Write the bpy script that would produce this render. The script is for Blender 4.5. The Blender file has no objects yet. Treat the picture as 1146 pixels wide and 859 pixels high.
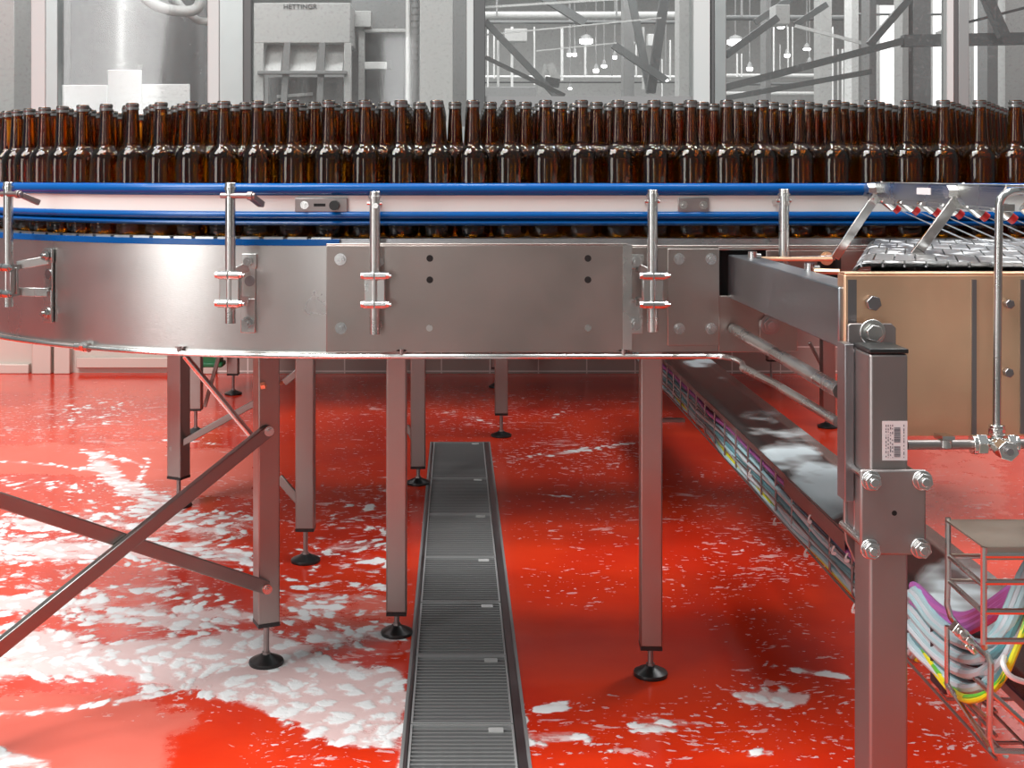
import bpy, math, random
import numpy as np
from mathutils import Vector, Matrix

random.seed(7)
SC = bpy.context.scene
COL = SC.collection
PI = math.pi

# ------------------------------------------------------------------ camera, world, light
F, CX, CY, H = 1400.0, 510.0, 195.0, 1.05      # focal length in px, principal point, eye height
cam_d = bpy.data.cameras.new('camera')
cam = bpy.data.objects.new('camera', cam_d)
COL.objects.link(cam)
cam.location = (0, 0, H)
cam.rotation_euler = (PI / 2, 0, 0)
cam_d.sensor_fit = 'HORIZONTAL'
cam_d.sensor_width = 36
cam_d.lens = F / 1146 * 36
cam_d.shift_x = (573 - CX) / 1146
cam_d.shift_y = -(429.5 - CY) / 1146
cam_d.clip_start = 0.05
cam_d.clip_end = 200
SC.camera = cam

SC.view_settings.view_transform = 'Standard'
SC.view_settings.look = 'None'
SC.view_settings.gamma = 1
SC.view_settings.use_curve_mapping = False
SC.view_settings.exposure = 0.0
try:
    SC.cycles.use_denoising = True
    SC.cycles.max_bounces = 14
    SC.cycles.transmission_bounces = 10
    SC.cycles.transparent_max_bounces = 16
    SC.cycles.sample_clamp_indirect = 6
    SC.cycles.caustics_reflective = False
except Exception:
    pass

world = bpy.data.worlds.new('world')
SC.world = world
world.use_nodes = True
wn = world.node_tree
bg = wn.nodes['Background']
wtc = wn.nodes.new('ShaderNodeTexCoord')
wsep = wn.nodes.new('ShaderNodeSeparateXYZ')
wmap = wn.nodes.new('ShaderNodeMapRange')
wmap.inputs['From Min'].default_value = -0.15
wmap.inputs['From Max'].default_value = 0.9
wmix = wn.nodes.new('ShaderNodeMix')
wmix.data_type = 'RGBA'
wmix.inputs[6].default_value = (0.31, 0.335, 0.345, 1)
wmix.inputs[7].default_value = (0.66, 0.69, 0.70, 1)
wn.links.new(wtc.outputs['Generated'], wsep.inputs[0])
wn.links.new(wsep.outputs['Z'], wmap.inputs['Value'])
wn.links.new(wmap.outputs[0], wmix.inputs[0])
wn.links.new(wmix.outputs[2], bg.inputs['Color'])
bg.inputs['Strength'].default_value = 0.6


def area(name, loc, target, sx, sy, power, color=(1, 1, 1)):
    d = bpy.data.lights.new(name, 'AREA')
    d.shape = 'RECTANGLE'
    d.size, d.size_y, d.energy, d.color = sx, sy, power, color
    o = bpy.data.objects.new(name, d)
    o.location = loc
    v = Vector(target) - Vector(loc)
    o.rotation_euler = v.to_track_quat('-Z', 'Y').to_euler()
    COL.objects.link(o)
    return o


area('hall_skylight_light', (-2.2, 0.8, 5.2), (-0.3, 2.8, 0.4), 3.2, 2.0, 330, (1, .99, .97))
area('hall_window_light', (-4.2, -1.6, 1.9), (-0.5, 2.3, 0.85), 1.5, 2.8, 82, (1, .99, .98))
area('hall_doorway_light', (-0.75, -2.7, 1.7), (-0.2, 2.2, 0.85), 0.35, 2.2, 14)
area('machine_hall_light', (0.8, 12.0, 3.9), (0.8, 12.1, 0), 9.0, 5.0, 560)
area('board_fill_light', (-1.4, 6.95, 3.6), (-1.7, 8.0, 1.3), 3.5, 0.3, 60)  # fill light added to whiten the boards, no known lamp there
area('hall_right_light', (3.2, 2.8, 4.6), (1.0, 3.2, 0.0), 0.8, 0.8, 50)
area('foam_fill_light', (-3.4, 0.6, 4.1), (-.5, 3.1, 0), 1.6, 1.0, 80, (1, .99, .98))  # added fill to whiten the foam under the conveyor
area('floor_fill_light', (2.6, 5.0, 4.4), (1.5, 5.2, 0.0), 1.2, .8, 90)  # added fill to brighten the red floor at rear right
for lx, ly, pw in ((-1.6, 2.3, 26), (-.75, 1.5, 22), (.1, 2.5, 26), (.9, 1.6, 22), (1.9, 2.7, 26), (-2.6, 3.2, 18)):
    area('hall_lamp_light', (lx, ly, 4.2), (lx + .1, ly + .3, 0), .34, .20, pw)


def P(px, py, D):
    return Vector(((px - CX) / F * D, D, H - (py - CY) / F * D))


def floor_pt(px, py):
    D = F * H / (py - CY)
    return Vector(((px - CX) / F * D, D, 0))


# ------------------------------------------------------------------ materials
M = {}


def new_mat(name):
    m = bpy.data.materials.new(name)
    m.use_nodes = True
    M[name] = m
    nt = m.node_tree
    return m, nt, nt.nodes['Principled BSDF']


def N(nt, typ, **kw):
    n = nt.nodes.new(typ)
    for k, v in kw.items():
        if hasattr(n, k) and not k.startswith('i_'):
            setattr(n, k, v)
    return n


def plain(name, color, rough=0.5, metal=0.0, **kw):
    m, nt, b = new_mat(name)
    b.inputs['Base Color'].default_value = (*color, 1)
    b.inputs['Roughness'].default_value = rough
    b.inputs['Metallic'].default_value = metal
    for k, v in kw.items():
        b.inputs[k].default_value = v
    # slight procedural variation so that no surface is perfectly flat
    tc = N(nt, 'ShaderNodeTexCoord')
    no = N(nt, 'ShaderNodeTexNoise')
    no.inputs['Scale'].default_value = 14
    no.inputs['Detail'].default_value = 3
    mr = N(nt, 'ShaderNodeMapRange')
    mr.inputs['To Min'].default_value = max(0.02, rough - 0.07)
    mr.inputs['To Max'].default_value = min(1, rough + 0.07)
    nt.links.new(tc.outputs['Object'], no.inputs['Vector'])
    nt.links.new(no.outputs[0], mr.inputs['Value'])
    nt.links.new(mr.outputs[0], b.inputs['Roughness'])
    return m


def steel(name, color=(.62, .60, .58), rough=.28, brush=(2, 2, 180), bump=.05, var=.10, grime=0.0):
    m, nt, b = new_mat(name)
    b.inputs['Metallic'].default_value = 1
    tc = N(nt, 'ShaderNodeTexCoord')
    mp = N(nt, 'ShaderNodeMapping')
    mp.inputs['Scale'].default_value = brush
    no = N(nt, 'ShaderNodeTexNoise')
    no.inputs['Scale'].default_value = 3
    no.inputs['Detail'].default_value = 4
    n2 = N(nt, 'ShaderNodeTexNoise')
    n2.inputs['Scale'].default_value = 7
    n2.inputs['Detail'].default_value = 5
    mr = N(nt, 'ShaderNodeMapRange')
    mr.inputs['From Min'].default_value = .3
    mr.inputs['From Max'].default_value = .7
    mr.inputs['To Min'].default_value = max(.05, rough - var)
    mr.inputs['To Max'].default_value = rough + var
    bp = N(nt, 'ShaderNodeBump')
    bp.inputs['Strength'].default_value = bump
    bp.inputs['Distance'].default_value = .002
    mix = N(nt, 'ShaderNodeMix', data_type='RGBA')
    c2 = tuple(c * (.80 - grime) for c in color)
    mix.inputs[6].default_value = (*c2, 1)
    mix.inputs[7].default_value = (*color, 1)
    L = nt.links.new
    L(tc.outputs['Object'], mp.inputs[0])
    L(mp.outputs[0], no.inputs['Vector'])
    L(tc.outputs['Object'], n2.inputs['Vector'])
    L(n2.outputs[0], mr.inputs['Value'])
    L(mr.outputs[0], b.inputs['Roughness'])
    L(no.outputs[0], bp.inputs['Height'])
    L(bp.outputs[0], b.inputs['Normal'])
    L(n2.outputs[0], mix.inputs[0])
    L(mix.outputs[2], b.inputs['Base Color'])
    return m


steel('steel', (.60, .61, .59), .27)
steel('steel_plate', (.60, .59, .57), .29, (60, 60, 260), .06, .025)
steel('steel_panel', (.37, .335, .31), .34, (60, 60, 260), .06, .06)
steel('steel_tube', (.37, .335, .325), .44, (120, 120, 2), .04, .07)
steel('steel_leg', (.39, .375, .355), .38, (120, 120, 2), .04, .07)
steel('steel_bright', (.78, .77, .75), .18, (20, 20, 20), .02, .06)
steel('steel_nut', (.60, .60, .59), .24, (20, 20, 20), .03, .08)
steel('steel_dark', (.33, .32, .33), .36, (4, 2, 120), .05, .08)
steel('steel_beam', (.31, .33, .35), .34, (90, 6, 260), .05, .06)
steel('steel_warm', (.98, .67, .44), .44, (2, 2, 260), .06, .08, .05)
steel('steel_lid', (.50, .46, .40), .40, (4, 120, 4), .05, .06)
steel('steel_chain', (.42, .42, .43), .30, (4, 90, 90), .05, .1)
plain('steel_drain', (.34, .345, .345), .45, .45)
plain('drain_frame', (.50, .51, .51), .4, .45)
plain('blue_plastic', (.0, .066, .245), .22, **{'Specular IOR Level': .3})
plain('cream_strip', (.66, .65, .61), .42)
plain('black_rubber', (.012, .014, .014), .35)
plain('black_hole', (.004, .004, .004), .9)
plain('sticker_white', (.74, .70, .70), .5)
plain('sticker_ink', (.12, .11, .13), .6)
plain('red_plastic', (.75, .02, .02), .3)
plain('tag_grey', (.50, .50, .49), .5)
plain('white_plastic', (.85, .85, .84), .35)
plain('green_plastic', (.01, .17, .06), .4)
plain('cable_cyan', (.36, .58, .62), .4)
plain('cable_grey', (.50, .60, .64), .4)
plain('cable_teal', (.10, .30, .34), .4)
plain('cable_purple', (.42, .13, .42), .4)
plain('cable_yellow', (.70, .70, .02), .4)
plain('cable_green', (.10, .50, .04), .4)
plain('cable_black', (.015, .015, .02), .4)
plain('zip_tie', (.75, .75, .74), .4)
plain('hall_floor', (.30, .31, .31), .35)
plain('added_wall_grey', (.27, .265, .255), .6)
plain('added_floor_grey', (.20, .185, .175), .5)
plain('bg_white', (.80, .80, .79), .6)
plain('mullion_light', (.49, .515, .505), .5)
plain('bg_light', (.51, .51, .50), .5)
plain('bg_mid', (.25, .252, .25), .45)
plain('blocker_brown', (.03, .02, .014), .4)
plain('bg_beam', (.14, .147, .147), .5)
plain('bg_dark', (.085, .088, .088), .5)
plain('bg_bright_card', (1, 1, 1), .6)
plain('bg_shiny', (.40, .40, .40), .25, .7)
plain('frame_metal', (.36, .395, .39), .35, .5)
plain('frame_warm', (.60, .52, .46), .45, .2)


def emissive(name, color, s):
    m, nt, b = new_mat(name)
    b.inputs['Base Color'].default_value = (*color, 1)
    b.inputs['Emission Color'].default_value = (*color, 1)
    b.inputs['Emission Strength'].default_value = s
    return m


emissive('lamp_glow', (1, 1, 1), 9)
emissive('daylight_pane', (1, 1, 1), 1.1)

# yellow-green striped earth cable
m, nt, b = new_mat('cable_earth')
tc = N(nt, 'ShaderNodeTexCoord')
wv = N(nt, 'ShaderNodeTexWave')
wv.inputs['Scale'].default_value = 9
wv.inputs['Distortion'].default_value = 1.5
rp = N(nt, 'ShaderNodeValToRGB')
rp.color_ramp.interpolation = 'CONSTANT'
rp.color_ramp.elements[0].color = (.72, .70, .02, 1)
rp.color_ramp.elements[1].color = (.10, .48, .04, 1)
rp.color_ramp.elements[1].position = .5
nt.links.new(tc.outputs['Object'], wv.inputs['Vector'])
nt.links.new(wv.outputs[0], rp.inputs[0])
nt.links.new(rp.outputs[0], b.inputs['Base Color'])
b.inputs['Roughness'].default_value = .4

# amber bottle glass
m, nt, b = new_mat('amber_glass')
out = nt.nodes['Material Output']
b.inputs['Base Color'].default_value = (.92, .50, .06, 1)
b.inputs['Transmission Weight'].default_value = 1
b.inputs['Roughness'].default_value = .03
b.inputs['IOR'].default_value = 1.5
tr = N(nt, 'ShaderNodeBsdfTransparent')
tr.inputs[0].default_value = (.80, .44, .055, 1)
g_ = N(nt, 'ShaderNodeBsdfGlossy')
g_.inputs['Roughness'].default_value = .05
fr = N(nt, 'ShaderNodeFresnel')
ma, mb_ = N(nt, 'ShaderNodeMixShader'), N(nt, 'ShaderNodeMixShader')
nt.links.new(fr.outputs[0], ma.inputs[0])
nt.links.new(tr.outputs[0], ma.inputs[1])
nt.links.new(g_.outputs[0], ma.inputs[2])
mb_.inputs[0].default_value = .18
nt.links.new(ma.outputs[0], mb_.inputs[1])
nt.links.new(b.outputs[0], mb_.inputs[2])
nt.links.new(mb_.outputs[0], out.inputs[0])
m, nt, b = new_mat('amber_lip')
b.inputs['Base Color'].default_value = (.07, .07, .065, 1)
b.inputs['IOR'].default_value = 2.2
b.inputs['Roughness'].default_value = .14

# window glass: clear with a faint dusty veil
m, nt, b = new_mat('pane_glass')
out = nt.nodes['Material Output']
nt.nodes.remove(b)
tr = N(nt, 'ShaderNodeBsdfTransparent')
tr.inputs[0].default_value = (.93, .935, .93, 1)
gl = N(nt, 'ShaderNodeBsdfGlossy')
gl.inputs['Roughness'].default_value = .05
df = N(nt, 'ShaderNodeBsdfDiffuse')
df.inputs[0].default_value = (.6, .6, .6, 1)
fr = N(nt, 'ShaderNodeFresnel')
m1 = N(nt, 'ShaderNodeMixShader')
m2 = N(nt, 'ShaderNodeMixShader')
tc = N(nt, 'ShaderNodeTexCoord')
no = N(nt, 'ShaderNodeTexNoise')
no.inputs['Scale'].default_value = 60
no.inputs['Detail'].default_value = 8
mr = N(nt, 'ShaderNodeMapRange')
mr.inputs['From Min'].default_value = .55
mr.inputs['From Max'].default_value = .8
mr.inputs['To Min'].default_value = .03
mr.inputs['To Max'].default_value = .16
L = nt.links.new
L(tc.outputs['Object'], no.inputs['Vector'])
L(no.outputs[0], mr.inputs['Value'])
L(fr.outputs[0], m1.inputs[0])
L(tr.outputs[0], m1.inputs[1])
L(gl.outputs[0], m1.inputs[2])
L(mr.outputs[0], m2.inputs[0])
L(m1.outputs[0], m2.inputs[1])
L(df.outputs[0], m2.inputs[2])
L(m2.outputs[0], out.inputs[0])

# water jets
m, nt, b = new_mat('water_jet')
out = nt.nodes['Material Output']
tr = N(nt, 'ShaderNodeBsdfTransparent')
mx = N(nt, 'ShaderNodeMixShader')
b.inputs['Base Color'].default_value = (.8, .82, .85, 1)
b.inputs['Roughness'].default_value = .1
mx.inputs[0].default_value = .38
nt.links.new(tr.outputs[0], mx.inputs[1])
nt.links.new(b.outputs[0], mx.inputs[2])
nt.links.new(mx.outputs[0], out.inputs[0])

# tiled wall
m, nt, b = new_mat('wall_tile')
tc = N(nt, 'ShaderNodeTexCoord')
mp = N(nt, 'ShaderNodeMapping')
mp.inputs['Rotation'].default_value = (PI / 2, 0, 0)
mp.inputs['Location'].default_value = (.075, .012, 0)
br = N(nt, 'ShaderNodeTexBrick')
br.offset = 0
br.inputs['Scale'].default_value = 1
br.inputs['Brick Width'].default_value = .2555
br.inputs['Row Height'].default_value = .128
br.inputs['Mortar Size'].default_value = .0035
br.inputs['Color1'].default_value = (.40, .34, .31, 1)
br.inputs['Color2'].default_value = (.46, .39, .35, 1)
br.inputs['Mortar'].default_value = (.85, .8, .76, 1)
nt.links.new(tc.outputs['Object'], mp.inputs[0])
nt.links.new(mp.outputs[0], br.inputs['Vector'])
nt.links.new(br.outputs['Color'], b.inputs['Base Color'])
b.inputs['Roughness'].default_value = .35

# wet steel cover of the cable tray (foamy water lies on it; sky sheen is painted in too)
def wet_sheen_cover(name):
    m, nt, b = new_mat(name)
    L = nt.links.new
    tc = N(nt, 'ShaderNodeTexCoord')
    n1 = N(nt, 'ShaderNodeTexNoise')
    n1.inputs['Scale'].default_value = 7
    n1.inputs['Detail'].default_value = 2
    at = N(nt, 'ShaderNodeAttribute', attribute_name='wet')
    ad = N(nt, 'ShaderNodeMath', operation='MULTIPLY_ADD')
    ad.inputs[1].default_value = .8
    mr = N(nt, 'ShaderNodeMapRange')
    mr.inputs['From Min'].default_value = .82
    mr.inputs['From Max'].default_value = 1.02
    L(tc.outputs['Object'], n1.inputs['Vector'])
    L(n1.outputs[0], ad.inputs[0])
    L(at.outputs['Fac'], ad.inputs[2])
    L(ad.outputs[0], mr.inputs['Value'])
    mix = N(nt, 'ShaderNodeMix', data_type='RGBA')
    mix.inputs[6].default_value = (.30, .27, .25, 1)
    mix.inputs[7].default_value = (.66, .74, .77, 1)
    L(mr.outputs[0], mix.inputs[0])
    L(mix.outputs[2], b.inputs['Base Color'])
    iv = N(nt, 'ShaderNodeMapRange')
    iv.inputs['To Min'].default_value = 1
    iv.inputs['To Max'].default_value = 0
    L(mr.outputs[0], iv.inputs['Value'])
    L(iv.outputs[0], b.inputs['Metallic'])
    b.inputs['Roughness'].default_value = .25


wet_sheen_cover('tray_cover')

# belt chain top with flecks of foam
m, nt, b = new_mat('foamy_chain')
L = nt.links.new
tc = N(nt, 'ShaderNodeTexCoord')
mp = N(nt, 'ShaderNodeMapping')
mp.inputs['Scale'].default_value = (1, .6, 1)
vo = N(nt, 'ShaderNodeTexNoise')
vo.inputs['Scale'].default_value = 30
vo.inputs['Detail'].default_value = 3
cmp_ = N(nt, 'ShaderNodeMapRange')
cmp_.inputs['From Min'].default_value = .56
cmp_.inputs['From Max'].default_value = .60
mix = N(nt, 'ShaderNodeMix', data_type='RGBA')
mix.inputs[6].default_value = (.46, .46, .45, 1)
mix.inputs[7].default_value = (.85, .87, .88, 1)
iv = N(nt, 'ShaderNodeMapRange')
iv.inputs['To Min'].default_value = 1
iv.inputs['To Max'].default_value = 0
L(tc.outputs['Object'], mp.inputs[0])
L(mp.outputs[0], vo.inputs['Vector'])
L(vo.outputs[0], cmp_.inputs['Value'])
L(cmp_.outputs[0], mix.inputs[0])
L(mix.outputs[2], b.inputs['Base Color'])
L(cmp_.outputs[0], iv.inputs['Value'])
L(iv.outputs[0], b.inputs['Metallic'])
b.inputs['Roughness'].default_value = .3

# red resin floor: wet film, drier salmon patches, a painted wall reflection and foam, all placed by mesh attributes
m, nt, b = new_mat('red_floor')
L = nt.links.new
tc = N(nt, 'ShaderNodeTexCoord')


def noise(scale, detail=4, sc=(1, 1, 1), rough=.5, dist=0, vec=None):
    mp = N(nt, 'ShaderNodeMapping')
    mp.inputs['Scale'].default_value = sc
    n = N(nt, 'ShaderNodeTexNoise')
    n.inputs['Scale'].default_value = scale
    n.inputs['Detail'].default_value = detail
    n.inputs['Roughness'].default_value = rough
    n.inputs['Distortion'].default_value = dist
    L(vec if vec else tc.outputs['Object'], mp.inputs[0])
    L(mp.outputs[0], n.inputs['Vector'])
    return n.outputs[0]


def math_(op, a, b_=None, c=None, clamp=False):
    n = N(nt, 'ShaderNodeMath', operation=op, use_clamp=clamp)
    for i, v in enumerate((a, b_, c)):
        if v is None:
            continue
        if isinstance(v, (int, float)):
            n.inputs[i].default_value = v
        else:
            L(v, n.inputs[i])
    return n.outputs[0]


def mrange(v, a, b_, c=0, d=1):
    n = N(nt, 'ShaderNodeMapRange')
    n.interpolation_type = 'SMOOTHSTEP'
    n.inputs['From Min'].default_value = a
    n.inputs['From Max'].default_value = b_
    n.inputs['To Min'].default_value = c
    n.inputs['To Max'].default_value = d
    L(v, n.inputs['Value'])
    return n.outputs[0]


def cmix(f, a, b_):
    n = N(nt, 'ShaderNodeMix', data_type='RGBA')
    if isinstance(f, (int, float)):
        n.inputs[0].default_value = f
    else:
        L(f, n.inputs[0])
    for i, v in ((6, a), (7, b_)):
        if isinstance(v, tuple):
            n.inputs[i].default_value = (*v, 1)
        else:
            L(v, n.inputs[i])
    return n.outputs[2]


aF = N(nt, 'ShaderNodeAttribute', attribute_name='foam').outputs['Fac']
aD = N(nt, 'ShaderNodeAttribute', attribute_name='dry').outputs['Fac']
aS = N(nt, 'ShaderNodeAttribute', attribute_name='speck').outputs['Fac']
# coordinates bent by a slow noise so that streaks swirl
wn1 = N(nt, 'ShaderNodeTexNoise')
wn1.inputs['Scale'].default_value = 3.2
wn1.inputs['Detail'].default_value = 2
L(tc.outputs['Object'], wn1.inputs['Vector'])
vs = N(nt, 'ShaderNodeVectorMath', operation='SCALE')
vs.inputs['Scale'].default_value = .22
L(wn1.outputs['Color'], vs.inputs[0])
va = N(nt, 'ShaderNodeVectorMath', operation='ADD')
L(tc.outputs['Object'], va.inputs[0])
L(vs.outputs[0], va.inputs[1])
bent = va.outputs[0]
big = noise(9, 6, (.75, 1, 1), .62, 0, bent)
fine = noise(34, 5, (.8, 1, 1), .6, 0, bent)
vor = N(nt, 'ShaderNodeTexVoronoi', feature='SMOOTH_F1')
vor.inputs['Smoothness'].default_value = .25
vor.inputs['Scale'].default_value = 25
vmp = N(nt, 'ShaderNodeMapping')
vmp.inputs['Scale'].default_value = (1, .8, 1)
wf = N(nt, 'ShaderNodeTexNoise')
wf.inputs['Scale'].default_value = 40
wf.inputs['Detail'].default_value = 3
L(tc.outputs['Object'], wf.inputs['Vector'])
ws_ = N(nt, 'ShaderNodeVectorMath', operation='SCALE')
ws_.inputs['Scale'].default_value = .035
L(wf.outputs['Color'], ws_.inputs[0])
wa = N(nt, 'ShaderNodeVectorMath', operation='ADD')
L(bent, wa.inputs[0])
L(ws_.outputs[0], wa.inputs[1])
L(wa.outputs[0], vmp.inputs[0])
L(vmp.outputs[0], vor.inputs['Vector'])
cell = mrange(vor.outputs['Distance'], .18, .62, 1, 0)       # 1 at bubble centre, 0 on the seams
f0 = math_('MULTIPLY_ADD', aF, .84, math_('MULTIPLY', cell, .42))
f1 = math_('MULTIPLY_ADD', math_('SUBTRACT', big, .5), 1.5, f0)
ftot = math_('MULTIPLY_ADD', math_('SUBTRACT', fine, .5), .55, f1)
gate = mrange(aF, .03, .18)
foam = math_('MULTIPLY', mrange(ftot, .66, .83), gate)
thin = math_('MULTIPLY', mrange(ftot, .50, .82, 0, .62), gate)
sp = noise(75, 3, (.55, 1, 1), .5, 0, bent)
spk = mrange(math_('ADD', sp, math_('MULTIPLY', aS, .11)), .69, .735)
sp2 = noise(24, 5, (.42, 1.1, 1), .6, 0, bent)
spk2 = mrange(math_('ADD', sp2, math_('MULTIPLY', aS, .075)), .670, .71, 0, .8)
spk = math_('MULTIPLY', math_('MULTIPLY', math_('MAXIMUM', spk, spk2), mrange(aS, .02, .2)), .62)
dry = mrange(math_('ADD', aD, math_('MULTIPLY', noise(13, 8, (1, 1, 1), .7), .75)), .74, .90)
blotch = noise(2.2, 4)
wetc = cmix(mrange(blotch, .35, .65), (.66, .026, .006), (.80, .045, .009))
dry_reflc = cmix(mrange(blotch, .35, .65), (.70, .125, .085), (.77, .16, .115))
c0 = cmix(dry, wetc, dry_reflc)
c1 = cmix(thin, c0, (.80, .58, .56))
cover = math_('MAXIMUM', foam, spk)
foamc = cmix(mrange(math_('ADD', cell, fine), .45, 1.25), (.84, .60, .58), (.96, .95, .95))
c2 = cmix(cover, c1, foamc)
L(c2, b.inputs['Base Color'])
r0 = mrange(dry, 0, 1, .16, .48)
rm = N(nt, 'ShaderNodeMix', data_type='FLOAT')
L(cover, rm.inputs[0])
L(r0, rm.inputs[2])
rm.inputs[3].default_value = .55
L(rm.outputs[0], b.inputs['Roughness'])
b.inputs['Specular IOR Level'].default_value = .45
ripple = noise(55, 3, (.6, 1, 1), .6)
slow = noise(7, 3, (.5, 1, 1), .5)
rip = math_('MULTIPLY_ADD', ripple, .22, math_('MULTIPLY', slow, .9))
hgt = math_('ADD', math_('MULTIPLY', rip, .35), math_('MULTIPLY', math_('MULTIPLY', cover, math_('MULTIPLY_ADD', cell, .8, .6)), .9))
bp = N(nt, 'ShaderNodeBump')
bp.inputs['Strength'].default_value = .5
bp.inputs['Distance'].default_value = .006
L(hgt, bp.inputs['Height'])
L(bp.outputs[0], b.inputs['Normal'])


# ------------------------------------------------------------------ mesh builder
class MB:
    def __init__(s):
        s.v, s.f, s.mi, s.sm = [], [], [], []
        s.cur = 0
        s.T = Matrix.Identity(4)

    def add(s, vs, fs, smooth=False):
        o = len(s.v)
        s.v += [tuple(s.T @ Vector(p)) for p in vs]
        for f in fs:
            s.f.append([i + o for i in f])
            s.mi.append(s.cur)
            s.sm.append(smooth)
        return s

    def box(s, c, d, R=None):
        hx, hy, hz = d[0] / 2, d[1] / 2, d[2] / 2
        vs = [Vector((x * hx, y * hy, z * hz)) for x in (-1, 1) for y in (-1, 1) for z in (-1, 1)]
        if R is not None:
            vs = [R @ v for v in vs]
        c = Vector(c)
        return s.add([v + c for v in vs], [(0, 1, 3, 2), (4, 6, 7, 5), (0, 4, 5, 1), (2, 3, 7, 6), (0, 2, 6, 4), (1, 5, 7, 3)])

    def bb(s, x0, x1, y0, y1, z0, z1):
        return s.box(((x0 + x1) / 2, (y0 + y1) / 2, (z0 + z1) / 2), (abs(x1 - x0), abs(y1 - y0), abs(z1 - z0)))

    def bar(s, a, b, w, h, up=(0, 0, 1)):
        a, b = Vector(a), Vector(b)
        d = b - a
        y = d.normalized()
        x = y.cross(Vector(up))
        if x.length < 1e-5:
            x = Vector((1, 0, 0))
        x.normalize()
        z = x.cross(y)
        R = Matrix((x, y, z)).transposed()
        return s.box((a + b) / 2, (w, d.length, h), R)

    def cyl(s, a, b, r, seg=16, r2=None):
        a, b = Vector(a), Vector(b)
        r2 = r if r2 is None else r2
        d = (b - a).normalized()
        x = d.orthogonal().normalized()
        y = d.cross(x)
        vs = []
        for p, rr in ((a, r), (b, r2)):
            for i in range(seg):
                t = 2 * PI * i / seg
                vs.append(p + x * math.cos(t) * rr + y * math.sin(t) * rr)
        s.add(vs, [(i, (i + 1) % seg, seg + (i + 1) % seg, seg + i) for i in range(seg)], seg > 8)
        o = len(s.v) - 2 * seg
        s.f += [[o + i for i in reversed(range(seg))], [o + seg + i for i in range(seg)]]
        s.mi += [s.cur] * 2
        s.sm += [False] * 2
        return s

    def tube(s, pts, r, seg=10, closed=False):
        pts = [Vector(p) for p in pts]
        n = len(pts)
        vs = []
        x = None
        for i in range(n):
            if closed:
                d = pts[(i + 1) % n] - pts[i - 1]
            else:
                d = pts[min(i + 1, n - 1)] - pts[max(i - 1, 0)]
            d.normalize()
            x = d.orthogonal().normalized() if x is None else (x - d * x.dot(d)).normalized()
            y = d.cross(x)
            for k in range(seg):
                t = 2 * PI * k / seg
                vs.append(pts[i] + x * math.cos(t) * r + y * math.sin(t) * r)
        fs = []
        for i in range(n if closed else n - 1):
            for k in range(seg):
                j = (i + 1) % n
                fs.append((i * seg + k, i * seg + (k + 1) % seg, j * seg + (k + 1) % seg, j * seg + k))
        if not closed:
            fs.append(tuple(reversed(range(seg))))
            fs.append(tuple((n - 1) * seg + k for k in range(seg)))
        return s.add(vs, fs, True)

    def lathe(s, c, prof, seg=20):
        c = Vector(c)
        vs = [c + Vector((r * math.cos(2 * PI * k / seg), r * math.sin(2 * PI * k / seg), z)) for r, z in prof for k in range(seg)]
        fs = []
        for i in range(len(prof) - 1):
            for k in range(seg):
                fs.append((i * seg + k, i * seg + (k + 1) % seg, (i + 1) * seg + (k + 1) % seg, (i + 1) * seg + k))
        fs.append(tuple(reversed(range(seg))))
        fs.append(tuple((len(prof) - 1) * seg + k for k in range(seg)))
        return s.add(vs, fs, True)

    def prism(s, poly, y0, y1):
        """poly in (x, z); extruded along y"""
        n = len(poly)
        vs = [(x, y0, z) for x, z in poly] + [(x, y1, z) for x, z in poly]
        fs = [tuple(range(n)), tuple(reversed(range(n, 2 * n)))]
        fs += [(i, n + i, n + (i + 1) % n, (i + 1) % n) for i in range(n)]
        return s.add(vs, fs)

    def sweep(s, path, prof, close=True):
        """path: list of (point, outward normal); prof: closed (out, z) polygon"""
        n, k = len(path), len(prof)
        vs = []
        for p, nn in path:
            for o, z in prof:
                vs.append((p[0] + nn[0] * o, p[1] + nn[1] * o, z))
        fs = []
        for i in range(n - 1):
            for j in range(k):
                fs.append((i * k + j, i * k + (j + 1) % k, (i + 1) * k + (j + 1) % k, (i + 1) * k + j))
        fs.append(tuple(reversed(range(k))))
        fs.append(tuple((n - 1) * k + j for j in range(k)))
        return s.add(vs, fs, True)

    def build(s, name, mats, parent=None, bevel=0, angle=35, label=None, kind=None, recalc=True):
        me = bpy.data.meshes.new(name)
        me.from_pydata(s.v, [], s.f)
        mats = mats if isinstance(mats, (list, tuple)) else [mats]
        for mm in mats:
            me.materials.append(M[mm])
        me.polygons.foreach_set('material_index', s.mi)
        me.update()
        if recalc:
            import bmesh
            bm = bmesh.new()
            bm.from_mesh(me)
            bmesh.ops.recalc_face_normals(bm, faces=bm.faces)
            bm.to_mesh(me)
            bm.free()
        me.polygons.foreach_set('use_smooth', [True] * len(me.polygons))
        me.set_sharp_from_angle(angle=math.radians(angle))
        o = bpy.data.objects.new(name, me)
        COL.objects.link(o)
        if parent is not None:
            o.parent = parent
            o.matrix_parent_inverse = Matrix.Translation(-parent.location)
        if bevel:
            bv = o.modifiers.new('bevel', 'BEVEL')
            bv.width = bevel
            bv.segments = 2
            bv.limit_method = 'ANGLE'
            bv.angle_limit = math.radians(50)
        if label:
            o['label'] = label
        if kind:
            o['kind'] = kind
        return o


def tag(o, label, cat, group=None, kind=None):
    o['label'] = label
    o['category'] = cat
    if group:
        o['group'] = group
    if kind:
        o['kind'] = kind
    return o


def thing(name, label, cat, loc=(0, 0, 0), group=None):
    o = bpy.data.objects.new(name, None)
    o.location = loc
    o.empty_display_size = .05
    COL.objects.link(o)
    return tag(o, label, cat, group)


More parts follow.
